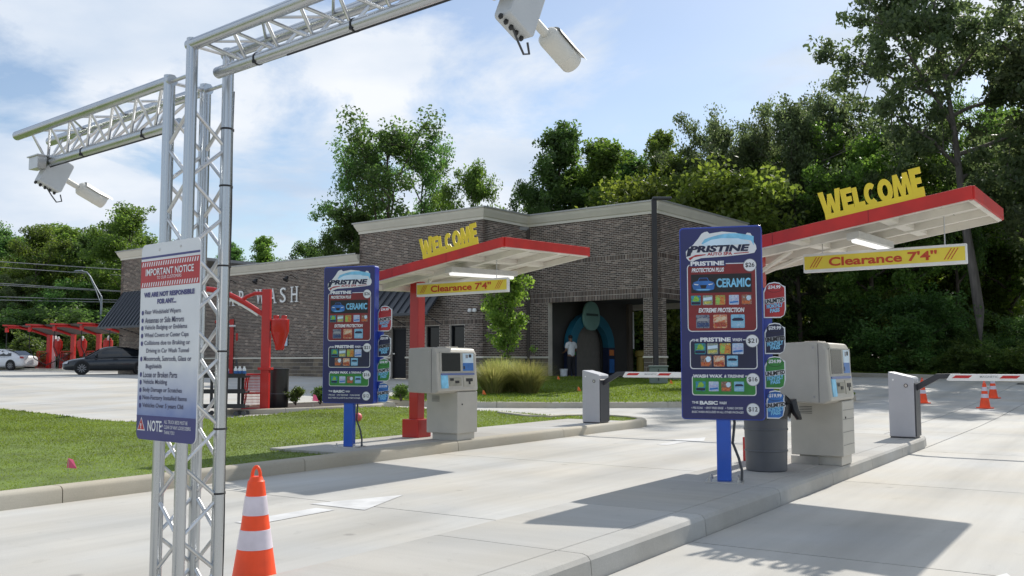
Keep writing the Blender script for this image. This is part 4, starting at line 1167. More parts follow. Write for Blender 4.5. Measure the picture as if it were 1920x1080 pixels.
# ------------------------------------------------------------------ pay stations
def make_kiosk():
    t = thing('pay_station', '', 'pay station')
    # local +x faces the lane, local -y faces the viewer
    pd = MB().box(-.30, .27, -.24, .25, .10, .70).build('pedestal', KIOSK, t, bevel=.008)
    MB().box(-.22, .24, -.20, .22, 0, .10).build('plinth', KIOSK, t, bevel=.004)
    MB().lathe([(.012, 0), (.012, .006), (0, .006)], 8).build('lock', BLACK, pd, (.271, -.13, .52), (0, R(90), 0))
    # head with sloped front
    sec = [(-.28, .70), (.20, .685), (.28, .72), (.25, 1.04), (.245, 1.25), (.20, 1.33), (.05, 1.345), (-.28, 1.33)]
    hd = MB().prism([(x, z) for x, z in sec], -.70, .26).build('head', KIOSK, t, bevel=.022)
    def fx(z): return float(np.interp(z, [.72, 1.04, 1.25], [.28, .25, .245]))
    def panel(name, y0, y1, z0, z1, m, th=.004, parent=hd, off=0.0):
        a, b = fx(z0) + off, fx(z1) + off
        V = [(a - .01, y0, z0), (a - .01, y1, z0), (b - .01, y1, z1), (b - .01, y0, z1), (a + th, y0, z0), (a + th, y1, z0), (b + th, y1, z1), (b + th, y0, z1)]
        return MB().add(V, [(0, 3, 2, 1), (4, 5, 6, 7), (0, 1, 5, 4), (1, 2, 6, 5), (2, 3, 7, 6), (3, 0, 4, 7)]).build(name, m, parent)
    panel('bezel', -.64, .20, .985, 1.275, mat('kiosk_bezel', (.40, .39, .35), .5), .006)
    panel('screen', -.60, -.16, 1.0, 1.262, SCREEN, .009)
    ip = panel('instruction_panel', -.10, .16, 1.005, 1.26, PSKY, .009)
    panel('instruction_blue', -.10, .16, 1.005, 1.12, PBLUE, .0105, ip)
    panel('reader', .05, .11, 1.20, 1.245, BLACK, .012, ip); panel('keypad', -.03, .03, 1.19, 1.24, PGREY, .012, ip); panel('reader', -.09, -.055, 1.03, 1.075, BLACK, .012, ip)
    panel('trim_strip', -.62, .18, .945, .972, mat('strip_blue', (.10, .14, .32), .4), .01)
    panel('decal', -.63, -.47, .76, .95, PLBLUE, .008)
    panel('cash_recess', -.44, -.15, .79, .91, mat('recess_beige', (.30, .29, .24), .6), .006)
    panel('coin_slot', -.42, -.34, .865, .90, BLACK, .012); panel('bill_slot', -.30, -.21, .83, .865, BLACK, .012)
    panel('card_plate', -.10, .17, .775, .925, mat('plate_beige', (.42, .40, .34), .5), .009)
    panel('card_slot', -.04, .12, .85, .895, BLACK, .014); panel('card_slot', .02, .06, .81, .85, BLACK, .014)
    MB().box(-.26, .12, -.702, -.7005, .74, 1.30).build('side_panel', KIOSK, hd, bevel=.0)
    MB().box(.148, .152, -.7035, -.7005, .70, 1.32).build('seam', DKGREY, hd)
    for (x, z) in ((-.24, .76), (-.24, 1.28), (.10, .76), (.10, 1.28)): MB().lathe([(.008, 0), (.007, .003), (0, .003)], 8).build('screw', STEEL, hd, (x, -.702, z), (R(90), 0, 0))
    for k in range(5): MB().box(-.20, -.06, -.2425, -.2395, .56 + k * .018, .566 + k * .018).build('vent', DKGREY, pd)
    MB().box(-.14, .02, -.2, .1, 1.338, 1.36).build('cap', KIOSK, hd, bevel=.006)
    return t
kio = make_kiosk()
kio.location = (*LW(11.25, -8.50), .146); kio.rotation_euler = (0, 0, -TH)
kio['label'] = 'beige pay station in front of the red column on the left island'
kio['group'] = 'pay stations'
k2 = copy_tree(kio, None, (*LW(10.85, -2.98), .15), -TH, 'beige pay station behind the grey trash bin on the right island')
pd2 = [o for o in COL.objects if o.parent == k2 and o.name.startswith('pedestal')][0]
for z in (.22, .36, .50, .60):
    MB().box(.2695, .2725, -.225, .235, z, z + .004).build('seam', DKGREY, pd2)
sp = MB().box(-.304, -.0, -.2445, -.2415, .0, .09).build('kick_plate', STEEL, k2)

# grey bin with a dark bag
bn = thing('trash_bin', 'round grey trash bin with a dark bag beside the blue menu board', 'trash bin', (2.66, 9.98, .15))
bn.scale = (.93, .93, 1)
MB().lathe([(.215, .0), (.225, .012), (.242, .60), (.262, .61), (.268, .64), (.262, .67), (.245, .67)], 32).build('body', BINGREY, bn, smooth=True)
for z in (.20, .42): MB().lathe([(.2285 + z * .028, z), (.2325 + z * .028, z + .006), (.2325 + z * .028, z + .014), (.2285 + z * .028, z + .02)], 32).build('hoop', BINGREY, bn, smooth=True)
m = MB(); rg = random.Random(4)
for k in range(37):
    pass
V = []; nn = 36
for (r0, z0, j) in ((.268, .56, .006), (.280, .61, .006), (.275, .685, .008), (.24, .69, .01), (.22, .60, .01)):
    for k in range(nn): V.append(((r0 + rg.uniform(-j, j)) * math.cos(2 * math.pi * k / nn), (r0 + rg.uniform(-j, j)) * math.sin(2 * math.pi * k / nn), z0 + rg.uniform(-j, j) * (4 if z0 == .56 else 1)))
F = [(i * nn + k, i * nn + (k + 1) % nn, (i + 1) * nn + (k + 1) % nn, (i + 1) * nn + k) for i in range(4) for k in range(nn)]
bagm = mat('bag_black', (.018, .018, .020), .35, var=.1)
MB().add(V, F).build('bag', bagm, bn, smooth=True)
m = MB(); m.tube([(.20, -.05, .66), (.24, -.07, .74), (.28, -.09, .72), (.30, -.11, .62), (.34, -.12, .55), (.37, -.12, .54)], [.05, .055, .05, .045, .035, .012], 8); m.build('bag_knot', bagm, bn, smooth=True)

# ------------------------------------------------------------------ barrier gates
def make_gate():
    t = thing('barrier_gate', '', 'barrier gate')
    sec = [(-.19, 0.02), (.17, .02), (.17, .88), (.15, .905), (-.185, .985), (-.19, .96)]
    MB().prism(sec, -.19, .19).build('housing', GATEG, t, bevel=.010)
    MB().box(-.18, .165, -.18, .18, 0, .02).build('base', GATED, t)
    MB().prism([(.1705, .03), (.19, .03), (.19, .80), (.1705, .82)], -.175, .175).build('side_panel', GATED, t)
    lk = MB().lathe([(.028, 0), (.028, .006), (.020, .006), (.020, .003), (0, .003)], 20).build('lock_ring', BLACK, t, (.06, -.1915, .78), (R(90), 0, 0))
    MB().lathe([(.019, 0), (.019, .006), (0, .006)], 16).build('lock', STEEL, lk)
    MB().lathe([(.014, 0), (.014, .003), (.009, .003), (0, .003)], 16).build('badge', WHITE, t, (-.12, -.1915, .865), (R(90), 0, 0))
    ar = MB().prism([(.19, .70), (.19, .80), (.46, .955), (.78, .965), (.72, .90), (.50, .88)], -.06, .0).build('bracket', GATED, t, bevel=.006)
    MB().lathe([(.03, 0), (.03, .02), (.02, .03), (0, .03)], 10).build('hub', STEEL, t, (.20, -.03, .75), (0, R(90), 0))
    bm_ = MB().prism([(.60, .865), (.66, .955), (3.35, .955), (3.35, .865), (.63, .855)], -.09, -.062).build('boom', WHITE, t, bevel=.005)
    x = .68
    for k in range(5):
        MB().prism([(x, .895), (x + .05, .935), (x + .27, .935), (x + .22, .895)], -.0935, -.0905).build('stripe', mat('boom_red', (.5, .02, .02), .4), bm_)
        x += .62
    lettering(bm_, 'MAGNETIC', 1.17, .917, .24, .03, -.092, PGREY, .01)
    return t
gate = make_gate()
gate.location = (*LW(15.75, -8.53), .146); gate.rotation_euler = (0, 0, -TH)
gate['label'] = 'grey barrier gate with raised-bracket white boom on the tip of the left island'
gate['group'] = 'barrier gates'
copy_tree(gate, None, (*LW(15.22, -2.97), .15), -TH, 'grey barrier gate with white boom on the end of the right island')

# ------------------------------------------------------------------ traffic cones
def make_cone(h=.71):
    t = thing('traffic_cone', '', 'traffic cone')
    MB().prism(rrect(-.18, .18, -.18, .18, .05, 3), 0, .03, axis='z').build('base', ORANGE, t, bevel=.006)
    prof = [(.155, .03), (.142, .045), (.136, .06), (.085, h * .52), (.048, h * .885), (.040, h * .895), (.036, h * .915), (.034, h * .92)]
    MB().lathe(prof, 32).build('body', ORANGE, t, smooth=True)
    def rr(z): return float(np.interp(z, [p[1] for p in prof], [p[0] for p in prof])) + .0025
    for z0, z1 in ((h * .635, h * .775), (h * .385, h * .525)):
        MB().lathe([(rr(z0) - .003, z0 - .001), (rr(z0), z0), (rr((z0 + z1) / 2), (z0 + z1) / 2), (rr(z1), z1), (rr(z1) - .003, z1 + .001)], 32).build('collar', REFL, t, smooth=True)
    m = MB(); pts = [(.024 * math.cos(R(a)) , 0, h * .915 + .055 * math.sin(R(a))) for a in range(0, 181, 15)]
    m.tube(pts, .010, 8); m.build('handle', ORANGE, t, smooth=True)
    return t
cone = make_cone()
cone.location = ((485 - 960) / 1776 * 5.2, 5.2, 0); cone.scale = (.93, .93, 1)
cone['label'] = 'large orange cone with two white collars in the foreground beside the truss'
cone['group'] = 'orange traffic cones'
for (px, d, lab) in ((1728, 26.6, 'small orange cone just right of the right barrier housing'), (1844, 24.6, 'orange cone under the right boom, nearer of the pair'), (1860, 28.6, 'orange cone under the right boom, farther of the pair')):
    x = (px - 960) / 1776 * d
    copy_tree(cone, None, (x, d, gz(x, d)), px * .1, lab)

# ------------------------------------------------------------------ camera truss
TA = R(50)
AX = Vector((-math.cos(R(40)), math.sin(R(40)), 0))       # along the arms, to the left and away
LX = Vector((math.sin(R(40)), math.cos(R(40)), 0))
TC = Vector((-1.415, 4.18, 0))
HS = .091
tr = thing('camera_truss', 'tall aluminium box truss with two arms standing in the left foreground', 'truss', TC)
TR = .0255
corner = {1: AX * HS - LX * HS, 2: -AX * HS - LX * HS, 3: AX * HS + LX * HS, 4: -AX * HS + LX * HS}
ztop = {1: 2.56, 3: 2.56, 2: 2.69, 4: 2.69}
Z_ = Vector((0, 0, 1))
for k in (1, 2, 3, 4):
    MB().tube([corner[k] + Z_ * .02, corner[k] + Z_ * (ztop[k] - (0 if k in (1, 3) else 0))], TR, 20).build('tube', ALU, tr, smooth=True)
MB().box(-.22, .22, -.22, .22, 0, .02).build('base_plate', STEEL, tr)
def brace(a, b, r=.0085, name='brace'):
    d = (b - a).normalized()
    MB().tube([a + d * TR * .5, b - d * TR * .5], r, 8).build(name, GALV, tr, smooth=True)
pitch = .155
for (i, j, ph) in ((1, 2, 0), (2, 4, 1), (3, 4, 0), (1, 3, 1)):
    n = int(2.45 / pitch)
    for k in range(n):
        z0, z1 = .06 + k * pitch, .06 + (k + 1) * pitch
        a, b = (corner[i], corner[j]) if (k + ph) % 2 == 0 else (corner[j], corner[i])
        brace(a + Z_ * z0, b + Z_ * z1)
    zt = min(ztop[i], ztop[j]) - .03
    brace(corner[i] + Z_ * zt, corner[j] + Z_ * zt)
# cable ties on the near right tube
def tie(p, d, r=TR + .0025):
    q = Vector(d).normalized(); u = q.orthogonal().normalized(); v = q.cross(u)
    m = MB(); m.tube([p - q * .004, p + q * .004], r, 20); m.box(-.006, .006, -.006, .006, -.006, .006, 0, Matrix.Translation(p + (-u if (-u).z < u.z else u) * r))
    m.build('cable_tie', BLACK, tr)
for z in (.70, .98, 1.32, 1.70, 2.06, 2.32): tie(corner[4] + Z_ * z, Z_)
def arm(base_a, base_b, zt, dirv, L, depth=.165):
    """three-chord arm: two top chords from base_a, base_b and one bottom chord between"""
    mid = (base_a + base_b) * .5
    a0, b0, c0 = base_a + Z_ * (zt - TR), base_b + Z_ * (zt - TR), mid + Z_ * (zt - TR - depth) + dirv * .06
    for p, st, ln in ((a0, -TR, L), (b0, -TR, L), (c0, 0, L - .22)):
        MB().tube([p + dirv * st, p + dirv * ln], TR, 20).build('chord', ALU, tr, smooth=True)
    n = int((L - .1) / .225)
    for k in range(n):
        s0, s1 = .06 + k * .225, .06 + (k + 1) * .225
        for (p, q) in ((a0, c0), (b0, c0)):
            if s1 > L - .25 and True: pass
            e_ = min(s1 - .06, L - .25)
            brace(p + dirv * s0, q + dirv * e_, .0075)
            brace(q + dirv * e_, p + dirv * (e_ + .075), .0075)
        brace((a0 if k % 2 == 0 else b0) + dirv * s0, (b0 if k % 2 == 0 else a0) + dirv * s1, .0065)
    for s in np.arange(.30, L - .2, .62): tie(c0 + dirv * float(s), dirv)
    return c0 + dirv * (L - .25)
eL = arm(corner[1], corner[3], ztop[1], AX, 1.60)
eR = arm(corner[2], corner[4], ztop[2], -AX, 1.95, .118)

def make_cam():
    t = thing('plate_camera', '', 'camera')
    # local +y: view direction
    tilt = R(-24)
    bk_ = MB(); bk_.box(-.07, .07, -.10, -.04, -.055, .03); bk_.box(-.085, .085, -.11, -.03, .03, .038); bk_.build('clamp', STEEL, t)
    h = bpy.data.objects.new('enclosure', MB().prism(rrect(-.085, .085, -.115, .115, .018, 3), -.045, .045, axis='x').mesh('enclosure', BOXG)); COL.objects.link(h); h.parent = t
    h.location = (0, .05, -.07); h.rotation_euler = (tilt, 0, 0)
    for ang in (0,):
        bv = h.modifiers.new('bevel', 'BEVEL'); bv.width = .006; bv.segments = 2; bv.limit_method = 'ANGLE'
    for k in range(5):
        MB().lathe([(.009, 0), (.011, .012), (.006, .02), (0, .02)], 8).build('gland', BLACKP, h, (0.0, -.085 + k * .036, -.115), (R(180), 0, 0))
    MB().tube([(.0, .10, -.112), (.0, .13, -.150), (.0, .10, -.175), (.0, .05, -.15), (.0, .0, -.12)], .005, 6).build('cable', DKGREY, h, smooth=True)
    d = Vector((0, math.cos(tilt), math.sin(tilt)))
    p0 = Vector((0, .13, -.10)); p1 = p0 + d * .11
    MB().tube([p0, p1], .020, 14).build('mount', CAMW, t, smooth=True)
    b = bpy.data.objects.new('body', MB().lathe([(.030, -.0), (.046, .012), (.050, .03), (.050, .14), (.0512, .142), (.0512, .148), (.050, .15), (.050, .205), (.047, .212), (.040, .213), (.038, .20), (.0, .20)], 28).mesh('body', CAMW, True)); COL.objects.link(b); b.parent = t
    b.location = p1 - d * .01; b.rotation_euler = (tilt - R(90), 0, 0)
    # local z of body points along the view; hood on top (local +y is down after the turn, so -y is up)
    V = []; nA = 12
    for z0 in (.03, .14, .245):
        for q in range(nA + 1):
            a = R(200 + 140 * q / nA) if z0 < .2 else R(215 + 110 * q / nA)
            V.append((.058 * math.cos(a), .058 * math.sin(a), z0))
    V = [(x, abs(y) if False else y, z) for x, y, z in V]
    V += [(x * 1.05, y * 1.05, z) for x, y, z in V]
    n1 = nA + 1; F = []
    for i in range(2):
        for q in range(nA):
            A = i * n1 + q
            F.append((A, A + 1, A + n1 + 1, A + n1)); o_ = 3 * n1
            F.append((o_ + A, o_ + A + n1, o_ + A + n1 + 1, o_ + A + 1))
    MB().add(V, F).build('hood', mat('hood_white', (.72, .73, .72), .35, var=.04), b, smooth=True)
    MB().lathe([(.036, .196), (.034, .203), (0, .203)], 20).build('lens', SCREEN, b)
    return t
cm = make_cam()
cw_ = math.atan2(LX.y, LX.x) - R(90)
cm.location = TC + eL + Z_ * .0; cm.rotation_euler = (0, 0, cw_); cm.scale = (.78, .78, .78)
cm['label'] = 'grey bullet camera with box hanging from the end of the left truss arm'
cm['group'] = 'truss cameras'
copy_tree(cm, None, TC + eR - Z_ * .055, cw_, 'grey bullet camera with box hanging at the top of the photo')

off_ = (LX * .6 - AX * .8).normalized() * (TR + .005)
CBL = mat('cable_black', (.02, .02, .022), .5)
MB().tube([corner[4] + LX * (TR + .005) + Z_ * z + AX * .003 * math.sin(z * 9) for z in np.linspace(.05, 2.5, 30)], .0045, 6).build('cable', CBL, tr, smooth=True)
for e_, dv in ((eL, AX), (eR, -AX)):
    MB().tube([e_ - dv * float(q) + Z_ * (-TR - .001) for q in np.linspace(0, 1.2, 24)], .004, 6).build('cable', CBL, tr, smooth=True)
# notice board on the truss
nb = thing('notice_board', 'white notice board with red header and bullet list fixed to the truss', 'sign', TC - LX * (HS + TR + .012) + AX * HS * -.25 + Z_ * 1.365, math.atan2(-AX.y, -AX.x))
NWD, NHT = .475, .86
MB().prism(rrect(-NWD / 2, NWD / 2, -NHT / 2, NHT / 2, .03, 4), -.002, .002).build('panel', mat('notice_white', (.66, .68, .70), .4, var=.04), nb)
def nrect(name, x0, x1, z0, z1, y, m):
    return MB().prism([(x0 * NWD - NWD / 2, z0 * NHT - NHT / 2), (x1 * NWD - NWD / 2, z0 * NHT - NHT / 2), (x1 * NWD - NWD / 2, z1 * NHT - NHT / 2), (x0 * NWD - NWD / 2, z1 * NHT - NHT / 2)], y - .0006, y).build(name, m, nb)
def ntext(s, cx, cz, w_, h, m, bold=.02, sh=0, y=-.0045): return lettering(nb, s, (cx - .5) * NWD, (cz - .5) * NHT, w_ * NWD, h * NHT, y, m, bold, sh)
nrect('blue_line', 0, 1, .925, .936, -.0022, PINDIGO)
nrect('header', 0, 1, .775, .912, -.0022, PRED)
for row in (.893, .788):
    for k in range(24):
        x = .02 + k * .0405; z = row - .009
        MB().prism([((x - .5) * NWD, (z - .5) * NHT), ((x + .016 - .5) * NWD, (z - .5) * NHT), ((x + .030 - .5) * NWD, (z + .022 - .5) * NHT), ((x + .014 - .5) * NWD, (z + .022 - .5) * NHT)], -.0036, -.003).build('hazard_stripe', PWHITE, nb)
ntext('IMPORTANT NOTICE', .5, .853, .82, .036, PWHITE, .02); ntext('TO OUR CUSTOMERS', .5, .822, .42, .016, PWHITE, .0)
ntext('WE ARE NOT RESPONSIBLE', .5, .737, .86, .026, PINDIGO, .05); ntext('FOR ANY...', .47, .700, .32, .026, PINDIGO, .05)
lines = ['Rear Windshield Wipers', 'Antennas or Side Mirrors', 'Vehicle Badging or Emblems', 'Wheel Covers or Center Caps', 'Collisions due to Braking or', '   Driving in Car Wash Tunnel', 'Moonroofs, Sunroofs, Glass or', '   Bugshields', 'Loose or Broken Parts', 'Vehicle Molding', 'Body Damage or Scratches', 'Non-Factory Installed Items', 'Vehicles Over 5 years Old']
NT = mat('notice_text', (.06, .06, .12), .5, var=0)
nb_grad = []
z = .645
m = bpy.data.materials.new('notice_fade'); m.use_nodes = True
t_ = m.node_tree; p_ = t_.nodes['Principled BSDF']; p_.inputs['Roughness'].default_value = .4
co_ = N(t_, 'ShaderNodeTexCoord'); sp_ = N(t_, 'ShaderNodeSeparateXYZ'); LK(t_, co_, 'Object', sp_, 0)
nz_ = N(t_, 'ShaderNodeTexNoise'); nz_.inputs['Scale'].default_value = 9; LK(t_, co_, 'Object', nz_, 'Vector')
mr_ = N(t_, 'ShaderNodeMath', operation='MULTIPLY_ADD'); mr_.inputs[1].default_value = .09; LK(t_, nz_, 'Fac', mr_, 0); LK(t_, sp_, 'Z', mr_, 2)
cr_ = N(t_, 'ShaderNodeValToRGB'); mr2 = N(t_, 'ShaderNodeMapRange'); mr2.inputs['From Min'].default_value = -.30; mr2.inputs['From Max'].default_value = -.05
LK(t_, mr_, 0, mr2, 0); LK(t_, mr2, 0, cr_, 0)
cr_.color_ramp.elements[0].color = (.13, .19, .42, 1); cr_.color_ramp.elements[1].color = (.66, .68, .70, 1)
LK(t_, cr_, 0, p_, 'Base Color')
nrect('printed_skyline', 0, 1, .122, .43, -.0022, m)
for i, s in enumerate(lines):
    ind = s.startswith('   '); s2 = s.strip()
    w0 = len(s2) * .0278
    ntext(s2, (.14 if ind else .10) + w0 / 2 + (.0), z, w0, .029, NT, .012)
    if not ind:
        MB().prism(ellipse((.055 - .5) * NWD, (z - .5) * NHT, .0085, .0105, 14), -.0046, -.004).build('bullet_dot', PINDIGO, nb)
    z -= .0395
MB().prism([p for p in rrect(-NWD / 2, NWD / 2, -NHT / 2, -NHT / 2 + .122 * NHT + .03, .03, 4) if p[1] < -NHT / 2 + .031] + [(NWD / 2, -NHT / 2 + .118 * NHT), (-NWD / 2, -NHT / 2 + .118 * NHT)], -.0030, -.0024).build('note_band', PINDIGO, nb)
nrect('note_band', 0, 1, .115, .122, -.0031, PINDIGO)
ntext('NOTE:', .335, .072, .26, .055, PWHITE, .02)
for k, s in enumerate(('ALL TRUCK BEDS MUST BE', 'CLEAR OF ANY LOOSE DEBRIS', 'THANK YOU!')):
    w0 = len(s) * .0175; ntext(s, .49 + w0 / 2, .097 - k * .026, w0, .017, PWHITE, .0)
MB().prism([((.02 - .5) * NWD, (.045 - .5) * NHT), ((.155 - .5) * NWD, (.045 - .5) * NHT), ((.0875 - .5) * NWD, (.112 - .5) * NHT)], -.0036, -.003).build('warning_triangle', PWHITE, nb)
MB().prism([((.032 - .5) * NWD, (.050 - .5) * NHT), ((.143 - .5) * NWD, (.050 - .5) * NHT), ((.0875 - .5) * NWD, (.105 - .5) * NHT)], -.0044, -.004).build('warning_triangle', PRED, nb)
ntext('!', .0875, .068, .018, .028, PWHITE, .03, 0, -.0052)
for (x, zz_) in ((.32, .965), (.68, .968)): MB().lathe([(.006, 0), (.005, .003), (0, .003)], 8).build('bolt', STEEL, nb, ((x - .5) * NWD, -.002, (zz_ - .5) * NHT), (R(90), 0, 0))

# ------------------------------------------------------------------ vacuum stations
HOSE = mat('hose_black', (.012, .012, .013), .5, var=.1)
CANVAS = mat('canopy_fabric', (.15, .145, .14), .8, var=.08, scale=2)
def cone_hopper(parent, x, y, z, s=1.0):
    h = MB().lathe([(.09 * s, z - .78 * s), (.11 * s, z - .76 * s), (.12 * s, z - .66 * s), (.22 * s, z - .34 * s), (.23 * s, z - .32 * s), (.23 * s, z), (.20 * s, z + .015)], 20, c=(x, y)).build('hopper', RED, parent, smooth=True)
    for k in (-1, 1):
        MB().lathe([(.07 * s, z), (.07 * s, z + .10 * s), (.06 * s, z + .11 * s)], 12, c=(x + k * .10 * s, y)).build('inlet', RED, h, smooth=True)
def mat_rack(parent, x0, x1, y, zt=.95):
    m = MB()
    for (xa, za, xb, zb) in ((x0 + .10, zt, x1, zt), (x0, .12, x1, .12), (x0, .12, x0 + .10, zt), (x0 + .04, .5, x1, .5)):
        m.tube([(xa, y, za), (xb, y, zb)], .02, 6); m.tube([(xa, y + .25, za), (xb, y + .25, zb)], .02, 6)
    m.tube([(x0, y, .12), (x0, y + .25, .12)], .02, 6); m.tube([(x0 + .1, y, zt), (x0 + .1, y + .25, zt)], .02, 6)
    r_ = m.build('mat_rack', RED, parent)
    w_ = MB()
    for k in range(14):
        xx = x0 + .05 + (x1 - x0 - .05) * k / 13; w_.tube([(xx, y + .01, .13), (xx, y + .01, zt - .02)], .005, 4)
    for k in range(12):
        zz = .15 + (zt - .2) * k / 11; w_.tube([(x0 + .03, y + .01, zz), (x1, y + .01, zz)], .005, 4)
    w_.build('wire_mesh', RED, r_)
def make_arch():
    t = thing('vacuum_arch', 'red vacuum arch with hopper standing behind the lawn beside the blue menu board', 'vacuum station')
    MB().box(-.10, .10, -.10, .10, .02, 3.02).build('post', RED, t, bevel=.006)
    MB().box(-.16, .16, -.16, .16, 1.06, 1.12).build('collar', RED, t, bevel=.006); MB().box(-.18, .18, -.18, .18, 0, .02).build('foot', RED, t)
    m = MB(); pts = [(-.08 - 1.62 * u, 0, 2.40 + .62 * math.sin(u * 1.75)) for u in np.linspace(0, 1, 14)]
    m.tube(pts, .065, 10); m.build('arch_arm', RED, t, smooth=True)
    m = MB(); m.tube([(p[0], p[1] - .02, p[2] - .10) for p in pts[1:12]], .028, 8); m.build('hose_pipe', WHITE, t, smooth=True)
    m = MB(); m.tube([(-.05, 0, 2.92), (-.28, 0, 2.92), (-.48, 0, 2.84), (-.62, 0, 2.74)], .045, 8); m.build('arm_strut', RED, t, smooth=True)
    MB().box(-1.72, -1.52, -.3, .3, 2.90, 3.0).build('arm_head', RED, t, bevel=.01)
    cone_hopper(t, .33, -.02, 2.28, .95)
    mat_rack(t, -.52, -.10, -.12)
    m = MB(); m.box(-.0, .22, -.03, .03, 1.95, 2.0); m.build('hopper_bracket', STEEL, t)
    return t
va = make_arch()
d = 23.0; x = (498 - 960) / 1776 * d
va.location = (x, d, gz(x, d) - .02); va.rotation_euler = (0, 0, R(4))
vb = thing('trash_drum', 'tall black trash drum beside the red vacuum arch', 'trash bin', ((521.5 - 960) / 1776 * 23.7, 23.7, gz(0, 23.7) + .09))
MB().lathe([(.25, 0), (.262, .02), (.272, .93), (.285, .935), (.285, .965), (.27, .97)], 28).build('body', mat('drum_black', (.022, .022, .024), .4, var=.12), vb, smooth=True)
MB().lathe([(.274, .32), (.28, .33), (.28, .345), (.274, .355)], 28).build('hoop', DKGREY, vb, smooth=True)
# cart with bottles
ct = thing('service_cart', 'black three-shelf cart seen through the truss beside the red vacuum arch', 'cart', ((428 - 960) / 1776 * 22.2, 22.2, gz(0, 22.2)), R(4))
for z in (.18, .52, .88):
    MB().box(-.50, .46, -.25, .25, z, z + .045).build('shelf', BLACKP, ct, bevel=.01)
    MB().box(-.50, .46, -.26, -.245, z, z + .10).build('shelf_rim', BLACKP, ct)
for sx in (-.32, .30):
    for sy in (-.2, .2):
        MB().box(sx - .03, sx + .03, sy - .025, sy + .025, .20, .9).build('leg', BLACKP, ct)
for sx in (-.40, .24, .42):
    for sy in (-.2, .2):
        MB().lathe([(.055, -.015), (.055, .015)], 14).build('caster', DKGREY, ct, (sx, sy, .055), (R(90), 0, 0))
bt = MB().lathe([(.04, 0), (.042, .01), (.042, .15), (.03, .175), (.02, .185), (.02, .22)], 12)
for k, (bx_, by_) in enumerate([(-.10, -.1), (0.0, -.1), (.20, -.12), (.30, -.12), (.40, -.12), (.25, .05), (.36, .04), (-.05, .06)]):
    ang = R(4); cx = ct.location.x + bx_ * math.cos(ang) - by_ * math.sin(ang); cy = ct.location.y + bx_ * math.sin(ang) + by_ * math.cos(ang)
    bo_ = bpy.data.objects.new('spray_bottle', None); COL.objects.link(bo_); bo_.location = (cx, cy, ct.location.z + .926)
    tag(bo_, 'small white and blue bottle on the top shelf of the black cart', 'bottle', 'bottles on the cart')
    bt.build('body', WHITE, bo_, smooth=True)
    MB().lathe([(.0425, .05), (.0432, .055), (.0432, .11), (.0425, .115)], 12).build('band', PBLUE, bo_, smooth=True)
# second station against the long wall
v2 = thing('vacuum_post', 'thin red vacuum post with hopper standing near the long brick wall', 'vacuum station')
d = 46.5; x = (433 - 960) / 1776 * d
v2.location = (x, d, gz(x, d)); v2.rotation_euler = (0, 0, R(15))
MB().box(-.09, .09, -.09, .09, 0, 2.75).build('post', RED, v2); MB().box(-.8, .05, -.06, .06, 2.55, 2.68).build('arm', RED, v2)
m = MB(); m.tube([(-.7, -.1, 2.4), (.3, -.1, 2.42), (.7, -.1, 2.4)], .05, 8); m.build('pipe', WHITE, v2, smooth=True)
m = MB(); m.tube([(.5, -.1, 2.5), (.55, -.1, 2.2), (.4, -.1, 1.95)], .06, 8); m.build('hose', HOSE, v2, smooth=True)
cone_hopper(v2, .42, -.1, 2.05, 1.0); mat_rack(v2, -.55, -.1, 0)
MB().lathe([(.24, 0), (.26, .9), (.28, .92)], 16, c=(.45, -.1)).build('drum', DKGREY, v2, smooth=True)
# row of far bays
def make_bay():
    t = thing('vacuum_bay', '', 'vacuum station')
    MB().box(-.13, .13, -.13, .13, 0, 2.45).build('post', RED, t); MB().box(-.26, .26, -.2, .2, 0, .04).build('foot', RED, t)
    pts = [(-.05 - 2.75 * u, -.5 * u, 2.35 + .62 * math.sin(u * 1.75)) for u in np.linspace(0, 1, 12)]
    m = MB(); m.tube(pts, .085, 8); m.build('arm', RED, t, smooth=True)
    MB().box(-3.15, -1.9, -.75, -.35, 2.94, 3.04).build('arm_head', RED, t, rot=(0, R(2), 0)); MB().box(-2.95, -2.75, -.6, -.45, 2.62, 2.94).build('hose_hub', RED, t)
    V = []
    for p in pts: V += [(p[0], p[1] + .05, p[2] + .08), (p[0] + 2.35, p[1] - .9, p[2] + .16), (p[0], p[1] + .05, p[2] + .11), (p[0] + 2.35, p[1] - .9, p[2] + .19)]
    F = []
    for i in range(len(pts) - 1):
        a = i * 4; b = a + 4
        F += [(a, a + 1, b + 1, b), (a + 2, b + 2, b + 3, a + 3), (a, b, b + 2, a + 2), (a + 1, a + 3, b + 3, b + 1)]
    MB().add(V, F).build('canopy_sheet', CANVAS, t)
    cone_hopper(t, .72, -.15, 2.0, 1.35)
    MB().lathe([(.09, 2.0), (.10, 2.05), (.08, 2.28), (.03, 2.32)], 12, c=(.78, -.2)).build('filter_cap', WHITE, t, smooth=True)
    m = MB(); m.tube([(-2.85, -.52, 2.65), (-2.8, -.6, 1.6), (-2.4, -.6, .8), (-1.6, -.5, .35), (-.4, -.4, .9), (0, -.2, 1.2)], .035, 6); m.build('hose', HOSE, t, smooth=True)
    mat_rack(t, -.9, -.15, -.1, 1.3)
    MB().lathe([(.3, .0), (.33, 1.05), (.36, 1.1), (.3, 1.15)], 18, c=(.95, .1)).build('drum', mat('drum_black', (0, 0, 0)), t, smooth=True)
    return t
bay = make_bay()
ords = ['leftmost red vacuum bay behind the white car', 'second red vacuum bay from the left, right of the white car', 'third red vacuum bay from the left, behind the nose of the dark car', 'fourth red vacuum bay from the left, behind the roof of the dark car', 'fifth red vacuum bay, half hidden behind the notice board']
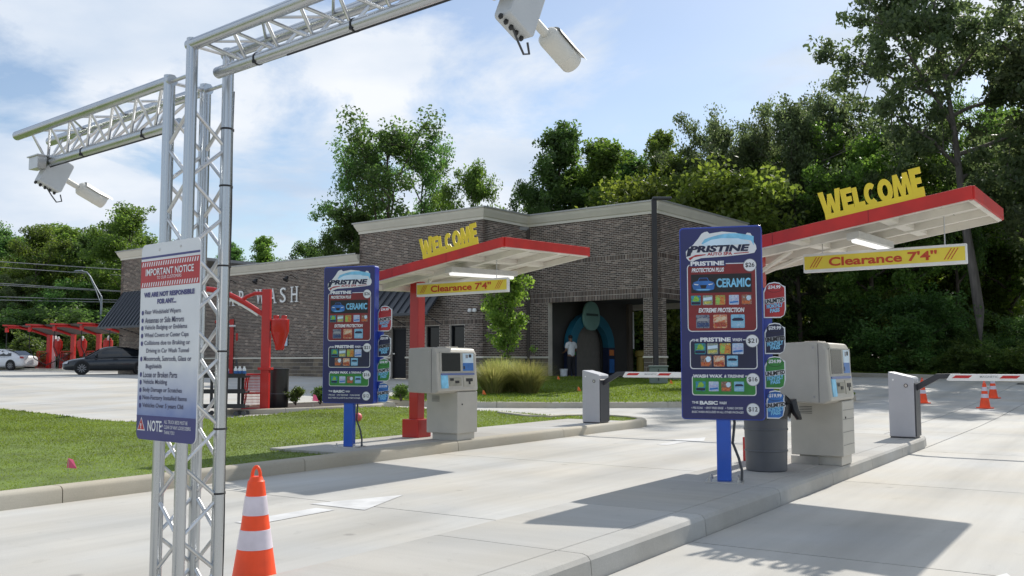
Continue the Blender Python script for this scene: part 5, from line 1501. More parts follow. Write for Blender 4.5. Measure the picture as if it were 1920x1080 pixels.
for i, (px, d) in enumerate(((91, 66), (136, 64.5), (184, 63), (237, 61.5), (292, 60))):
    x = (px - 960) / 1776 * d
    o = bay if i == 0 else copy_tree(bay)
    o.location = (x, d, gz(x, d)); o.rotation_euler = (0, 0, R(-6)); o['label'] = ords[i]; o['group'] = 'row of vacuum bays'
bw = tag(MB().box(-.35, .35, -.1, .1, 0, 2.4).build('white_post', WHITE, None, ((98 - 960) / 1776 * 66.6, 66.6, gz(0, 66.6))), 'white panel post just behind the leftmost vacuum post', 'post')
bw.scale = (.55, 1, 1)
kb = empty_structure('vacuum_row_kerb')
sweep_kerb([(-44, 66.5), (-36, 65.6), (-30, 62.6), (-21, 58.6)], kb, 4.0, h=.14, side=1)

# ------------------------------------------------------------------ cars
def make_car(name, label, paint, glassm, L=4.65, W_=1.82, H=1.45):
    t = thing(name, label, 'car')
    # stations along length (x from rear -L/2 to front L/2): (x, z_bottom, z_belt, half width, z_hood)
    st = [(-2.32, .34, .66, .60, .84), (-2.25, .26, .70, .74, .95), (-2.05, .22, .72, .84, 1.02), (-1.6, .20, .74, .90, 1.00), (-1.0, .19, .75, .91, .95), (0, .18, .74, .91, .92), (.8, .18, .72, .91, .90), (1.15, .18, .70, .91, .88), (1.6, .19, .66, .89, .82), (2.0, .20, .60, .82, .74), (2.22, .22, .52, .70, .64), (2.32, .28, .44, .52, .54)]
    V = []; c = 0
    for (x, zb, zm, hw, zt) in st:
        sec = [(-hw * .86, zb), (-hw * .985, zb + .12), (-hw, zm * .72), (-hw * .985, zm), (-hw * .90, zt - .03), (-hw * .6, zt + .015), (0, zt + .025), (hw * .6, zt + .015), (hw * .90, zt - .03), (hw * .985, zm), (hw, zm * .72), (hw * .985, zb + .12), (hw * .86, zb)]
        c = len(sec); V += [(x, y, z) for y, z in sec]
    F = [(i * c + k, i * c + (k + 1) % c, (i + 1) * c + (k + 1) % c, (i + 1) * c + k) for i in range(len(st) - 1) for k in range(c)]
    F += [tuple(range(c)), tuple((len(st) - 1) * c + k for k in range(c - 1, -1, -1))]
    body = MB().add(V, F).build('body', paint, t, smooth=True)
    sub = body.modifiers.new('smooth', 'SUBSURF'); sub.levels = 1; sub.render_levels = 2
    # greenhouse
    gs = [(-1.95, .98, .66, .97), (-1.30, .95, .72, 1.30), (-.55, .93, .74, H - .02), (.10, .92, .74, H), (.55, .90, .74, H - .07), (1.28, .88, .70, .90)]
    V = []
    for (x, zb, hw, zt) in gs:
        k = (zt - zb); top = hw * .80 if k > .2 else hw * .97
        sec = [(-hw * 1.13, zb - .04), (-(hw * 1.08 + top) / 2 * 1.03, zb + k * .55), (-top, zt - .03), (-top * .8, zt), (0, zt + .015), (top * .8, zt), (top, zt - .03), ((hw * 1.08 + top) / 2 * 1.03, zb + k * .55), (hw * 1.13, zb - .04)]
        V += [(x, y, z) for y, z in sec]
    c = 9
    F = [(i * c + k, i * c + k + 1, (i + 1) * c + k + 1, (i + 1) * c + k) for i in range(len(gs) - 1) for k in range(c - 1)]
    cab = MB().add(V, F).build('cabin', paint, t, smooth=True)
    s2 = cab.modifiers.new('smooth', 'SUBSURF'); s2.levels = 1; s2.render_levels = 2
    # glazing patches just proud of the cabin
    def side(pts, sy, nm):
        P = []
        for (x, f) in pts:
            zb = np.interp(x, [g[0] for g in gs], [g[1] for g in gs]); zt = np.interp(x, [g[0] for g in gs], [g[3] for g in gs]); hw = np.interp(x, [g[0] for g in gs], [g[2] for g in gs])
            k = zt - zb; top = hw * .80; z = zb + .02 + (k - .10) * f
            yy = np.interp(f, [0, .55, 1], [hw * 1.10, (hw * 1.08 + top) / 2 * 1.03, top * 1.03]) + .012
            P.append((x, sy * yy, z))
        n = len(P) // 2
        MB().add(P, [(i, i + 1, len(P) - 2 - i, len(P) - 1 - i) for i in range(n - 1)]).build(nm, glassm, cab)
    for sy in (-1, 1):
        side([(-1.35, .0), (-.9, .0), (-.45, 0.0), (-.45, 1.0), (-.9, .96), (-1.25, .80)], sy, 'side_window')
        side([(-.38, 0), (.2, 0), (.85, .0), (.55, .80), (.2, .98), (-.38, 1.0)], sy, 'side_window')
        MB().lathe([(.05, -.06), (.09, 0), (.05, .08)], 10).build('mirror', paint, t, (.75, sy * .98, .98), (0, R(90), 0), smooth=True)
    MB().add([(.62, -.52, H - .085), (.62, .52, H - .085), (.95, .62, 1.17), (1.27, .70, .93), (1.27, -.70, .93), (.95, -.62, 1.17)], [(0, 1, 2, 5), (5, 2, 3, 4)]).build('windscreen', glassm, cab, (.03, 0, .025))
    MB().add([(-.62, -.52, H - .06), (-.62, .52, H - .06), (-1.30, .58, 1.30), (-1.88, .60, 1.0), (-1.88, -.60, 1.0), (-1.30, -.58, 1.30)], [(0, 1, 2, 5), (5, 2, 3, 4)]).build('rear_window', glassm, cab, (-.02, 0, .022))
    for (x, sy) in ((1.40, -1), (1.40, 1), (-1.38, -1), (-1.38, 1)):
        MB().lathe([(.37, 0), (.37, .02), (0, .02)], 24).build('wheel_arch', BLACK, t, (x, sy * .89, .36), (R(-90 * sy), 0, 0))
        wh = MB().lathe([(.20, -.10), (.315, -.10), (.33, -.08), (.33, .08), (.315, .10), (.22, .10)], 24).build('wheel', mat('tyre', (.015, .015, .015), .85), t, (x, sy * .82, .33), (R(-90 * sy), 0, 0), smooth=True)
        MB().lathe([(.225, .06), (.225, .09), (.20, .10), (.19, .075), (.05, .09), (.0, .095)], 20).build('rim', mat('rim_silver', (.40, .40, .42), .35, metal=.8), wh, smooth=True)
        for k in range(10):
            MB().box(-.012, .012, .05, .21, .085, .105).build('spoke', mat('rim_silver', (0, 0, 0)), wh, rot=(0, 0, R(36 * k)))
    for sy in (-1, 1):
        MB().add([(2.0, sy * .80, .66), (2.22, sy * .60, .60), (2.24, sy * .60, .53), (2.02, sy * .83, .56)], [(0, 1, 2, 3)]).build('headlight', mat('headlight', (.55, .56, .6), .15), t, (.045, sy * .012, .01))
        MB().add([(-2.26, sy * .76, .92), (-2.05, sy * .86, .95), (-2.05, sy * .875, .82), (-2.28, sy * .76, .80)], [(0, 1, 2, 3)]).build('tail_light', mat('tail_light', (.35, .02, .02), .3), t, (-.035, sy * .012, 0))
        MB().box(-.12, .12, -.006, .006, -.015, .015).build('door_handle', paint, t, (-.15, sy * .925, .80))
    MB().add([(2.30, -.38, .55), (2.30, .38, .55), (2.345, .34, .36), (2.345, -.34, .36)], [(0, 1, 2, 3)]).build('grille', BLACKP, t, (.03, 0, 0))
    MB().box(-.1, .1, -.5, .5, 0, .01).build('number_plate', WHITE, t, (-2.335, 0, .60), (0, R(90), 0)).scale = (.9, .5, 1)
    return t
DKC = mat('car_dark', (.012, .016, .022), .22, metal=.3, var=.03, coat=.8)
WHC = mat('car_white', (.70, .71, .73), .3, var=.02, coat=.6)
CGL = mat('car_glass', (.010, .012, .014), .05, var=0, spec=.7)
c1 = make_car('parked_car', 'dark charcoal sedan parked in front of the vacuum bays, partly behind the notice board', DKC, CGL)
x, d = (209 - 960) / 1776 * 49, 49
c1.location = (x, d, gz(x, d)); c1.rotation_euler = (0, 0, math.atan2(-.42, -.90))
c1['group'] = 'cars on the lot'
c2 = make_car('parked_car', 'white sedan at the left edge of the photo, behind the low kerb', WHC, CGL)
x, d = (4 - 960) / 1776 * 65, 65
c2.location = (x, d, gz(x, d) + .0); c2.rotation_euler = (0, 0, R(168))
c2['group'] = 'cars on the lot'

# ------------------------------------------------------------------ person inside the entrance
def skin_body(name, nodes, edges, m, parent, loc=(0, 0, 0)):
    me = bpy.data.meshes.new(name); me.from_pydata([n[0] for n in nodes], edges, []); me.materials.append(m)
    o = put(name, me, parent, loc)
    md = o.modifiers.new('skin', 'SKIN'); md.use_smooth_shade = True
    for i, n in enumerate(nodes):
        sv_ = me.skin_vertices[0].data[i]; r = n[1]; sv_.radius = r if isinstance(r, tuple) else (r, r); sv_.use_root = (i == 0)
    sb_ = o.modifiers.new('sub', 'SUBSURF'); sb_.levels = 1; sb_.render_levels = 2
    return o
px, d = 1071, 38.6
pr = thing('person', 'person in a white t-shirt and dark trousers standing at the tunnel mouth', 'person', ((px - 960) / 1776 * d, d, BZ + .03), R(35))
SKIN = mat('skin', (.20, .11, .07), .55, var=.05)
nodes = [((0, 0, .92), (.15, .11)), ((0, 0, 1.10), (.14, .10)), ((0, .01, 1.32), (.17, .11)), ((0, .0, 1.42), (.10, .08)), ((0, .02, 1.50), .055), ((0, .05, 1.58), (.075, .085)), ((0, .055, 1.66), (.075, .09)), ((0, .04, 1.71), (.05, .06)),
         ((-.09, 0, .86), .095), ((-.10, .02, .48), .062), ((-.10, -.01, .09), .042), ((-.10, .13, .04), .038),
         ((.09, 0, .86), .095), ((.11, .01, .48), .062), ((.12, -.03, .09), .042), ((.13, .11, .04), .038),
         ((-.20, 0, 1.40), .062), ((-.25, .02, 1.13), .045), ((-.17, .24, 1.06), .034), ((-.14, .31, 1.06), .036),
         ((.20, 0, 1.40), .062), ((.26, .02, 1.13), .045), ((.19, .22, 1.02), .034), ((.16, .30, 1.0), .036)]
edges = [(0, 1), (1, 2), (2, 3), (3, 4), (4, 5), (5, 6), (6, 7), (0, 8), (8, 9), (9, 10), (10, 11), (0, 12), (12, 13), (13, 14), (14, 15), (3, 16), (16, 17), (17, 18), (18, 19), (3, 20), (20, 21), (21, 22), (22, 23)]
skin_body('body', nodes, edges, SKIN, pr)
skin_body('shirt', [((0, 0, .84), (.18, .14)), ((0, 0, 1.10), (.175, .135)), ((0, .01, 1.30), (.20, .14)), ((0, 0, 1.43), (.12, .10)), ((-.205, 0, 1.40), .085), ((-.245, .015, 1.20), .07), ((.205, 0, 1.40), .085), ((.255, .015, 1.20), .07)],
          [(0, 1), (1, 2), (2, 3), (3, 4), (4, 5), (3, 6), (6, 7)], mat('shirt_white', (.68, .70, .72), .8, var=.08), pr)
skin_body('trousers', [((0, 0, 1.0), (.16, .12)), ((-.09, 0, .84), .115), ((-.10, .02, .48), .085), ((-.10, -.01, .10), .065), ((.09, 0, .84), .115), ((.11, .01, .48), .085), ((.12, -.03, .10), .065)],
          [(0, 1), (1, 2), (2, 3), (0, 4), (4, 5), (5, 6)], mat('trousers_dark', (.015, .015, .02), .85), pr)
MB().lathe([(.02, 1.77), (.07, 1.755), (.092, 1.70), (.094, 1.65), (.08, 1.63)], 16, c=(0, .045)).build('hair', mat('hair_dark', (.012, .010, .009), .7), pr, smooth=True)
for sx, hx, hy, hz in ((-1, -.14, .33, 1.05), (1, .16, .32, .99)):
    hd_ = MB()
    for k in range(4): hd_.tube([(hx + (k - 1.5) * .018, hy, hz), (hx + (k - 1.5) * .02, hy + .045, hz - .005), (hx + (k - 1.5) * .02, hy + .07, hz - .03)], [.010, .009, .007], 6)
    hd_.tube([(hx - sx * .03, hy - .02, hz), (hx - sx * .055, hy + .02, hz - .005), (hx - sx * .05, hy + .045, hz - .01)], [.011, .010, .007], 6)
    hd_.build('fingers', SKIN, pr, smooth=True)
fc = MB(); fc.tube([(0, .135, 1.64), (0, .165, 1.62)], [.016, .012], 6)
for sx in (-1, 1): fc.tube([(sx * .082, .045, 1.62), (sx * .088, .045, 1.66)], [.014, .018], 6)
fc.build('nose_and_ears', SKIN, pr, smooth=True)
pb = thing('bucket', 'white bucket standing beside the person at the tunnel mouth', 'bucket', ((1057 - 960) / 1776 * 38.2, 38.2, BZ + .03))
MB().lathe([(.13, 0), (.155, .36), (.165, .365), (.165, .39), (.15, .39)], 20).build('body', mat('bucket_white', (.6, .62, .66), .5), pb, smooth=True)
m = MB(); m.tube([(.16 * math.cos(R(a)), -.02, .36 - .15 * math.sin(R(a))) for a in range(0, 181, 20)], .006, 5); m.build('handle', STEEL, pb)
yb = thing('yellow_stand', 'yellow hose stand against the inner pillar of the entrance', 'stand', (*BW(4.80, 6.75), BZ + .03))
MB().lathe([(.22, 0), (.20, .1), (.16, .15), (.16, .9), (.24, .95), (.24, 1.15), (.16, 1.2)], 18).build('body', mat('stand_yellow', (.34, .26, .05), .6), yb, smooth=True)

# ------------------------------------------------------------------ trees
def tube_arr(mb, pts, r0, r1, n=7):
    k = len(pts); mb.tube(pts, [r0 + (r1 - r0) * i / (k - 1) for i in range(k)], n, caps=False)
def leaf_quads(centers, size, rg, flat=.12):
    n = len(centers)
    nrm = rg.normal(0, 1, (n, 3)); nrm[:, 2] = np.abs(nrm[:, 2]) + flat
    nrm /= np.linalg.norm(nrm, axis=1)[:, None]
    t = rg.normal(0, 1, (n, 3)); t -= nrm * (t * nrm).sum(1)[:, None]; t /= np.linalg.norm(t, axis=1)[:, None]
    b = np.cross(nrm, t)
    s = size * rg.uniform(.6, 1.3, n)[:, None]
    V = np.empty((n, 4, 3))
    V[:, 0] = centers - t * s; V[:, 1] = centers - b * s * .55 + nrm * s * .12; V[:, 2] = centers + t * s; V[:, 3] = centers + b * s * .55 + nrm * s * .12
    return V.reshape(-1, 3)
def grow(seed, H, rad, base, trunk_r, n_limbs, clump, per, leaf, shape='round', lean=(0, 0), up=.55, droop=0, fork=0, extra=0, sub=4):
    rg = np.random.default_rng(seed); wood = MB(); tips = []
    top = H * .93
    tp = [np.array([lean[0] * (z / H) ** 1.2 + .12 * math.sin(z * .6 + seed) * min(1, z / 3), lean[1] * (z / H) + .12 * math.cos(z * .5 + seed * 2) * min(1, z / 3), z]) for z in np.linspace(-.3, top, 13)]
    tube_arr(wood, [tuple(p) for p in tp], trunk_r, trunk_r * .12, 9)
    def on_trunk(z): return np.array([np.interp(z, [p[2] for p in tp], [p[k] for p in tp]) for k in range(3)])
    for i in range(n_limbs):
        f = (i + rg.uniform(0, .8)) / n_limbs
        z = base + (top - base) * f * .97
        if shape == 'round': rr = rad * (math.sin(math.pi * (.16 + .80 * f)) ** .7)
        elif shape == 'cone': rr = rad * (1.02 - .85 * f)
        elif shape == 'vase': rr = rad * (.45 + .55 * math.sin(math.pi * min(1, .25 + .7 * f)))
        else: rr = rad * (.8 + .3 * math.sin(5 * f + seed)) * (1 - .5 * f ** 3)
        if shape == 'vase': rr = rad * (.40 + .60 * f ** .7) * (1 - .35 * f ** 6)
        rr *= rg.uniform(.62, 1.15) if shape != 'vase' else rg.uniform(.8, 1.05)
        az = i * 2.399 + rg.uniform(-.5, .5)
        p0 = on_trunk(z); dirv = np.array([math.cos(az), math.sin(az), up * rg.uniform(.5, 1.5) + (.6 if f > .8 else 0)])
        dirv /= np.linalg.norm(dirv)
        L = rr / max(.35, math.hypot(dirv[0], dirv[1])) * (.8 if f > .85 else 1)
        if p0[2] + dirv[2] * L > H * 1.02: L *= .7
        pts = [p0]
        dd = dirv.copy()
        for k in range(5):
            dd = dd + rg.normal(0, .14, 3); dd[2] -= droop * .1; dd /= np.linalg.norm(dd); pts.append(pts[-1] + dd * L / 5)
        r0 = max(.02, trunk_r * .45 * (1 - .6 * f))
        tube_arr(wood, [tuple(p) for p in pts], r0, r0 * .2, 6)
        for k in range(2, 6): tips.append((pts[k], .8 + .1 * k))
        for q in range(sub):
            k = rg.integers(1, 5); b0 = pts[k] + (pts[k + 1] - pts[k]) * rg.uniform(0, 1)
            d2 = dd * .4 + rg.normal(0, .7, 3); d2[2] = d2[2] * .7 + .15; d2 /= np.linalg.norm(d2); l2 = L * rg.uniform(.22, .48)
            e = b0 + d2 * l2
            mid = b0 + d2 * l2 * .5 + rg.normal(0, .04 * l2, 3)
            tube_arr(wood, [tuple(b0), tuple(mid), tuple(e)], r0 * .35, .012, 5)
            tips += [(mid, .8), (e, 1.0), (e + rg.normal(0, clump * .6, 3), .8)]
    tips.append((np.array(tp[-1]), 1)); tips.append((np.array(tp[-1]) + [0, 0, clump * .6], .8))
    C = []
    for (p, k) in tips:
        n = int(per * rg.uniform(.5, 1.4)); r = clump * k * rg.uniform(.7, 1.25)
        v = rg.normal(0, 1, (n, 3)); v /= np.linalg.norm(v, axis=1)[:, None]
        C.append(p + v * (rg.uniform(0, 1, n) ** .45)[:, None] * r * np.array([1, 1, .72]))
    C = np.concatenate(C); C = C[C[:, 2] > .15]
    return wood, leaf_quads(C, leaf, rg)
TREES = {}
def tree_kind(key, leafm, bark=BARK, **kw):
    wood, lv = grow(**kw)
    TREES[key] = (wood.mesh('trunk', bark, True), fast_mesh('crown', lv, 4, leafm))
tree_kind('round_a', LEAF2, seed=1, H=15, rad=4.4, base=3.6, trunk_r=.24, n_limbs=20, clump=.85, per=100, leaf=0.129)
tree_kind('round_b', LEAF1, seed=7, H=16, rad=4.8, base=4.2, trunk_r=.27, n_limbs=20, clump=.9, per=106, leaf=0.129)
tree_kind('tall_a', LEAF2, seed=11, H=17, rad=3.4, base=4.0, trunk_r=.24, n_limbs=24, clump=.72, per=88, leaf=0.125, shape='cone', up=.9)
tree_kind('tall_b', LEAF1, seed=19, H=17, rad=3.6, base=3.5, trunk_r=.22, n_limbs=22, clump=.75, per=88, leaf=0.125, shape='cone', up=.8)
tree_kind('open_a', LEAF1, seed=23, H=16, rad=5.2, base=5.0, trunk_r=.25, n_limbs=13, clump=.8, per=78, leaf=0.116, shape='open', up=.8)
tree_kind('oak', LEAF3, BARKG, seed=31, H=25, rad=8.4, base=8.0, trunk_r=.36, n_limbs=19, clump=.9, per=82, leaf=.165, shape='open', lean=(-2.6, .5), up=.35, sub=9)
tree_kind('oak_dark', LEAF3, seed=37, H=18, rad=5.2, base=4.2, trunk_r=.28, n_limbs=19, clump=.85, per=94, leaf=0.129)
tree_kind('stem', LEAF2, seed=61, H=15, rad=3.2, base=6.2, trunk_r=.19, n_limbs=14, clump=.75, per=75, leaf=0.120, shape='open', up=.7, lean=(.9, .3))
tree_kind('under', LEAF4, seed=41, H=6.5, rad=2.7, base=.8, trunk_r=.08, n_limbs=16, clump=.62, per=75, leaf=0.099)
tree_kind('bush', LEAFS, seed=43, H=2.2, rad=1.25, base=.1, trunk_r=.04, n_limbs=14, clump=.38, per=50, leaf=.085)
tree_kind('thicket', LEAF1, seed=47, H=5.0, rad=2.6, base=.3, trunk_r=.07, n_limbs=16, clump=.7, per=75, leaf=0.103)
tree_kind('young', LEAF4, seed=53, H=3.95, rad=.74, base=.95, trunk_r=.035, n_limbs=26, clump=.23, per=34, leaf=.056, shape='vase', up=1.9, sub=3)
tree_kind('shrub', LEAFS, seed=59, H=.42, rad=.24, base=.02, trunk_r=.012, n_limbs=12, clump=.09, per=26, leaf=.026, up=1.0, sub=2)
def plant(key, px, d, sc, label, rz=0, cat='tree', name=None, group=None, z=None, zs=None):
    x = (px - 960) / 1776 * d
    o = thing(name or ('tree' if cat == 'tree' else cat), label, cat, (x, d, (gz(x, d) - .05) if z is None else z), R(rz), group)
    o.scale = (sc, sc, zs or sc)
    put('trunk', TREES[key][0], o); put('crown', TREES[key][1], o)
    return o
def htree(key, px, ytop, d, label, rz=0, wid=1.0, H=None, **kw):
    H0 = {'round_a': 15, 'round_b': 16, 'tall_a': 17, 'tall_b': 17, 'open_a': 16, 'oak': 25, 'oak_dark': 18, 'under': 6.5, 'bush': 2.2, 'thicket': 5.0, 'stem': 15}[key]
    x = (px - 960) / 1776 * d
    want = (680 - ytop) * d / 1776 + CAM_H - gz(x, d)
    s = want / H0
    return plant(key, px, d, s * wid, label, rz, zs=s, **kw)
# left background wood
GL = 'trees behind the vacuum bays'
htree('round_b', -12, 425, 92, 'dark tree at the left edge behind the white car', 20, group=GL)
htree('round_a', 62, 432, 88, 'mid green tree above the leftmost vacuum bays', 130, group=GL)
htree('tall_a', 112, 414, 96, 'taller pointed tree left of the street lamp', 60, 1.3, group=GL)
htree('round_b', 160, 440, 90, 'dark leafy tree right behind the street lamp', 200, group=GL)
htree('round_a', 236, 397, 86, 'tall bright green tree rising above the far awning', 310, 1.05, group=GL)
for k, (px, yt, d) in enumerate(((-60, 430, 100), (20, 440, 108), (85, 430, 112), (140, 425, 110), (200, 425, 105), (265, 450, 104), (300, 470, 100), (35, 520, 86), (120, 530, 84), (185, 525, 85), (80, 515, 90))):
    htree(('round_b', 'tall_b', 'round_a', 'oak_dark')[k % 4], px, yt, d, 'one of the dark trees massed behind the vacuum bays', k * 67, 1.3, group=GL)
for k, (px, yt, d) in enumerate(((10, 600, 80), (60, 590, 82), (110, 585, 80), (160, 590, 81), (215, 590, 80), (260, 590, 78), (-20, 590, 82))):
    htree('thicket', px, yt, d, 'dense undergrowth tree at the foot of the dark wood on the left', k * 40, 1.7, group='undergrowth behind the vacuum bays')
htree('bush', 46, 638, 70, 'rounded light green bush behind the white car', 30, 1.3, cat='bush', group='bushes behind the vacuum row')
htree('bush', 175, 625, 69, 'light green bush between the vacuum posts', 80, 1.4, cat='bush', group='bushes behind the vacuum row')
htree('bush', 205, 630, 68, 'light green bush right of the third vacuum post', 150, 1.3, cat='bush', group='bushes behind the vacuum row')
# behind the building
GB = 'trees behind the building'
htree('tall_b', 430, 445, 78, 'pointed treetop seen through the truss above the low roof', 10, 1.1, group=GB)
htree('tall_a', 487, 432, 76, 'feathery treetop above the painted letters on the wall', 50, 1.0, group=GB)
htree('round_b', 587, 458, 80, 'low dark treetop above the low roof, left of the tall tree', 80, .9, group=GB)
htree('open_a', 722, 228, 60, 'tall airy tree rising behind the left part of the building', 200, 1.12, group=GB)
htree('open_a', 665, 285, 63, 'slender tree left of the tall airy tree', 95, .8, group=GB)
htree('open_a', 790, 265, 62, 'thin-crowned tree right of the tall airy tree', 10, .75, group=GB)
htree('round_b', 655, 400, 61, 'dark leafy tree low behind the cornice step', 140, .8, group=GB)
htree('round_a', 886, 320, 58, 'small round tree alone above the projecting bay', 33, .62, group=GB)
htree('tall_b', 1055, 205, 56, 'tall pointed dark tree above the entrance block', 120, 1.0, group=GB)
htree('round_b', 1008, 345, 55, 'low dark tree left of the tall pointed tree', 70, .7, group=GB)
htree('tall_a', 1135, 240, 55, 'broad green tree right of the tall pointed tree', 220, 1.25, group=GB)
htree('tall_b', 1185, 262, 60, 'green tree above the middle of the entrance block', 300, 1.1, group=GB)
htree('tall_a', 1240, 222, 58, 'slim pointed tree above the light pole', 15, .85, group=GB)
htree('round_a', 1275, 300, 53, 'bright green tree just right of the light pole', 75, .95, group=GB)
htree('under', 1230, 345, 50, 'lime green tree peeping over the entrance cornice', 140, 1.0, group=GB)
htree('round_a', 1100, 330, 58, 'leafy tree low above the entrance cornice', 10, 1.0, group=GB)
# right-hand woods: front row
GR = 'woods on the right'
htree('oak_dark', 1345, 205, 52, 'dark rounded tree at the left end of the right woods', 15, .68, group=GR)
htree('oak_dark', 1425, 212, 54, 'dark tree above the gap left of the yellow letters', 130, .68, group=GR)
htree('oak_dark', 1500, 168, 50, 'dark tall tree above the start of the right yellow letters', 240, .68, group=GR)
htree('oak_dark', 1570, 158, 52, 'dark tree above the middle of the right yellow letters', 330, .68, group=GR)
htree('round_a', 1640, 268, 47, 'green tree behind the right yellow letters', 60, .95, group=GR)
htree('under', 1365, 322, 46, 'yellow-green tree over the blue menu board', 100, 1.05, group=GR)
htree('round_a', 1720, 250, 53, 'mid green tree left of the tall oak trunk', 190, .95, group=GR)
htree('round_a', 1900, 215, 52, 'light green tree right of the tall oak trunk', 280, 1.0, group=GR)
plant('oak', 1846, 43.0, .74, 'tall grey-trunked oak towering at the right edge of the photo', 0, group=GR, zs=.84)
htree('open_a', 1800, 190, 48, 'slim forked tree beside the tall oak trunk', 40, .55, group=GR)
rgp = random.Random(5)
for k in range(16):                                   # deep row behind the clearing
    px = 1300 + k * 46 + rgp.uniform(-14, 14)
    d = rgp.uniform(84, 105) - max(0, (px - 1600)) * .02
    htree(('round_b', 'tall_b', 'oak_dark', 'round_a', 'round_b')[k % 5], px, rgp.uniform(300, 400), d, 'one of the many trees deep in the right woods', k * 53, 1.25, group=GR)
for k in range(20):                                   # sunlit young growth in the clearing
    px = 1420 + k * 28 + rgp.uniform(-12, 12)
    d = rgp.uniform(56, 70) - max(0, (px - 1600)) * .014
    htree(('under', 'under', 'stem', 'under')[k % 4], px, rgp.uniform(420, 545), d, 'sunlit young tree in the clearing of the right woods', k * 47, 1.15 if k % 4 != 2 else .6, group='young trees in the right woods')
for k in range(13):
    px = 1300 + k * 52 + rgp.uniform(-18, 18)
    d0 = float(np.interp(px, [1290, 1590, 1920, 2000], [55, 46, 38.5, 37]))
    d = d0 + rgp.uniform(.6, 4)
    if 1790 < px < 1890: d += 11
    key = ('thicket', 'under', 'thicket')[k % 3]
    htree(key, px, rgp.uniform(520, 625), d, ('dark' if key == 'thicket' else 'yellow-green') + ' understorey tree along the edge of the right woods', k * 71, 1.15, group='understorey of the right woods')
for k, px in enumerate((1330, 1395, 1470, 1535, 1590, 1655, 1700, 1735, 1775, 1880)):
    d = float(np.interp(px, [1290, 1590, 1920, 2000], [56, 47, 39.5, 38])) + rgp.uniform(.5, 5)
    if px > 1720: d += 9
    htree('stem', px, rgp.uniform(240, 330), d, 'slender dark-trunked tree at the edge of the right woods', k * 61, 1.0, group=GR)
for k in range(14):
    px = 1480 + k * 36 + rgp.uniform(-10, 10)
    d = float(np.interp(px, [1480, 1590, 1920, 2000], [49, 45.6, 38.0, 36.6])) + rgp.uniform(.3, 1.5)
    htree('bush', px, rgp.uniform(652, 676), d, 'low bush at the foot of the right woods', k * 37, 1.5, cat='bush', group='bushes along the right woods')
for k in range(10):
    px = 1155 + k * 20; htree('thicket', px, rgp.uniform(420, 520), rgp.uniform(54, 60), 'dark undergrowth seen through the building entrance', k * 55, 1.3, group='undergrowth behind the entrance')
# trees to the right of the frame shading the road
for k, (x, y, key) in enumerate(((27.5, 33, 'oak_dark'), (30, 25, 'round_b'), (25, 40, 'oak_dark'), (34, 30, 'round_b'), (31, 39, 'tall_b'), (36, 20, 'oak_dark'))):
    plant(key, 960 + x / y * 1776, y, 1.0, 'tree of the right woods standing just outside the photo', k * 80, group='woods beyond the right edge')
# young tree, grasses, shrubs in the islands
z0 = moundz(-.1, 30.5)
plant('young', 953, 30.5, 1.0, 'young upright lime-green tree on the lawn mound before the building', 0, z=z0 - .03, name='young_tree')
def tuft(seed, n, h, r):
    rg = np.random.default_rng(seed); m = []
    a = rg.uniform(0, 2 * np.pi, n); b = rg.uniform(0, r * .35, n); hh = h * rg.uniform(.5, 1.1, n); out = rg.uniform(.15, 1, n) * r
    V = np.zeros((n, 2, 4, 3))
    cx, cy = np.cos(a), np.sin(a); w = .006
    def pt(f): rad = b + out * f ** 1.8; return np.stack([cx * rad, cy * rad, hh * (f - .18 * f ** 3 * out / r)], 1)
    side = np.stack([-cy * w, cx * w, np.zeros(n)], 1)
    P0, P1, P2 = pt(np.zeros(n)), pt(np.full(n, .55)), pt(np.ones(n))
    V[:, 0] = np.stack([P0 - side, P0 + side, P1 + side, P1 - side], 1)
    V[:, 1] = np.stack([P1 - side, P1 + side, P2 + side * .2, P2 - side * .2], 1)
    return fast_mesh('blades', V.reshape(-1, 3), 4, OGRASS)
tm = [tuft(3, 1500, 1.0, .85), tuft(8, 1500, .92, .75)]
for k, (px, d, s, lab) in enumerate(((925, 28.0, .95, 'left clump of tall ornamental grass on the lawn mound'), (958, 28.6, 1.0, 'middle clump of tall ornamental grass under the young tree'), (990, 28.0, 1.0, 'right clump of tall ornamental grass on the lawn mound'), (938, 29.2, 1.15, 'clump of ornamental grass at the back under the young tree'))):
    x = (px - 960) / 1776 * d
    o = thing('ornamental_grass', lab, 'plant', (x, d, moundz(x, d) - .01), k * 1.3, 'ornamental grass clumps'); o.scale = (s, s, s)
    put('blades', tm[k % 2], o)
for k, (px, d, lab) in enumerate(((556, 23.7, 'low round shrub in the mulch beside the trash drum'), (602, 24.0, 'low round shrub left of the left menu board foot, by a pink flag'), (648, 24.4, 'low shrub hidden behind the left menu board'), (690, 24.8, 'low shrub at the right edge of the left menu board'), (752, 25.3, 'low round shrub beside the red column'))):
    plant('shrub', px, d, 1.0, lab, k * 66, cat='shrub', group='shrubs in the mulch bed', z=gz(0, d) + .09)

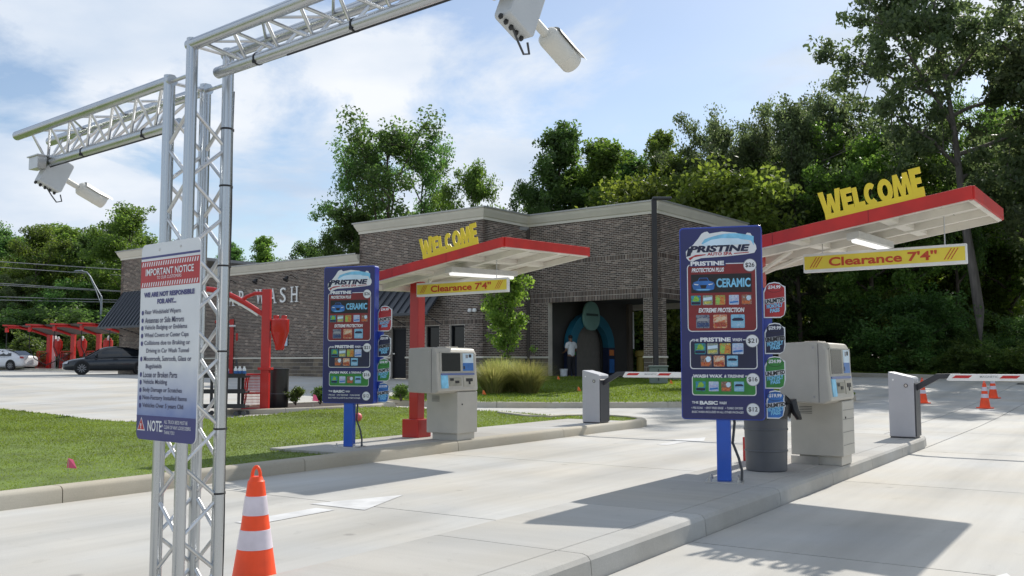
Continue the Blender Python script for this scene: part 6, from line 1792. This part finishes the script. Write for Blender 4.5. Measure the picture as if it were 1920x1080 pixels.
# ------------------------------------------------------------------ small things on the lawns
def flag(px, d, z, m, label, h=.40, s=1.0):
    x = (px - 960) / 1776 * d
    t = thing('marker_flag', label, 'flag', (x, d, z))
    MB().tube([(0, 0, -.05), (.01, 0, h)], .0025, 5).build('wire', STEEL, t)
    MB().add([(0, 0, h), (.085 * s, .02, h - .11 * s), (-.01, .0, h - .10 * s), (.04 * s, .03, h - .02)], [(0, 3, 1, 2)]).build('pennant', m, t).modifiers.new('t', 'SOLIDIFY').thickness = .002
flag(134, 9.75, .12, PINK, 'pink marker flag in the lawn near the kerb', .18)
flag(588, 23.2, .2, PINK, 'pink marker flag beside the shrubs', .3, 1.6)
for px, d, lab in ((905, 27.0, 'orange marker flag beside the ornamental grass'), (1045, 34.5, 'orange marker flag on the shaded lawn before the entrance'), (1083, 28.5, 'orange marker flag left of the left barrier'), (1256, 31.8, 'orange marker flag beside the utility cabinet')):
    x = (px - 960) / 1776 * d; flag(px, d, moundz(x, d), ORFL, lab, .16, 1.2)
x, d = (672 - 960) / 1776 * 16.2, 16.2
pbal = thing('pink_ball', 'pink ball resting on the lawn behind the foot of the left menu board', 'ball', (x, d, .13))
MB().lathe([(.001, 0)] + [(.075 * math.sin(R(a)), .075 - .075 * math.cos(R(a))) for a in range(15, 166, 15)] + [(.001, .15)], 18).build('ball', mat('ball_pink', (.75, .14, .16), .5), pbal, smooth=True)
pbal.location.z = .27
MB().tube([(0, 0, -.16), (0, 0, .02)], .006, 5).build('stake', STEEL, pbal)

# ------------------------------------------------------------------ street lamp and power lines
sl = thing('street_lamp', 'tall grey street lamp with a curved arm behind the vacuum bays', 'street lamp', ((186 - 960) / 1776 * 78, 78, gz(0, 78)))
LAMP = mat('lamp_steel', (.30, .33, .36), .5, metal=.3)
MB().tube([(0, 0, 0), (0, 0, 5.9)], [.11, .08], 12).build('pole', LAMP, sl, smooth=True)
MB().tube([(0, 0, 5.9), (-.55, 0, 6.8), (-1.0, 0, 7.6), (-1.3, 0, 7.95), (-1.7, 0, 8.02)], .05, 8).build('arm', LAMP, sl, smooth=True)
MB().tube([(0, 0, 5.2), (-.5, 0, 6.45), (-1.0, 0, 7.5)], .035, 8).build('brace', LAMP, sl, smooth=True)
MB().prism([(-2.35, 7.98), (-1.65, 8.0), (-1.65, 8.12), (-2.2, 8.1)], -.14, .14).build('lamp_head', LAMP, sl, bevel=.03)
poles = []
for k, (x, y, lab) in enumerate(((-62, 80, 'wooden utility pole left of the photo carrying the power lines'), (6, 84, 'wooden utility pole hidden behind the building'))):
    p = thing('utility_pole', lab, 'utility pole', (x, y, gz(x, y)))
    MB().tube([(0, 0, 0), (0, 0, 9.3)], [.16, .11], 10).build('pole', BARK, p, smooth=True); MB().box(-.06, .06, -1.1, 1.1, 8.6, 8.75).build('crossarm', BARK, p)
for k, (yl, yr, off) in enumerate(((490, 507, -1), (498, 515, 1), (530, 546, 0), (533, 547, .05), (555, 563, 0), (561, 567, .05), (604, 606, 0))):
    za = CAM_H + (680 - yl) * 80 / 1776; zb = CAM_H + (680 - yr) * 82 / 1776
    xa, xb = -960 / 1776 * 80, -735 / 1776 * 82
    def zat(x): return za + (zb - za) * (x - xa) / (xb - xa) + .00025 * (x - xa) * (x - xb)
    pts = [(x, 80 + off + 4 * (x + 62) / 68, zat(x)) for x in np.linspace(-62, 6, 16)]
    tag(MB().tube(pts, .035, 5).build('power_line', WIRE, None), 'thin power line crossing the dark wood at the left', 'power line', 'power lines')
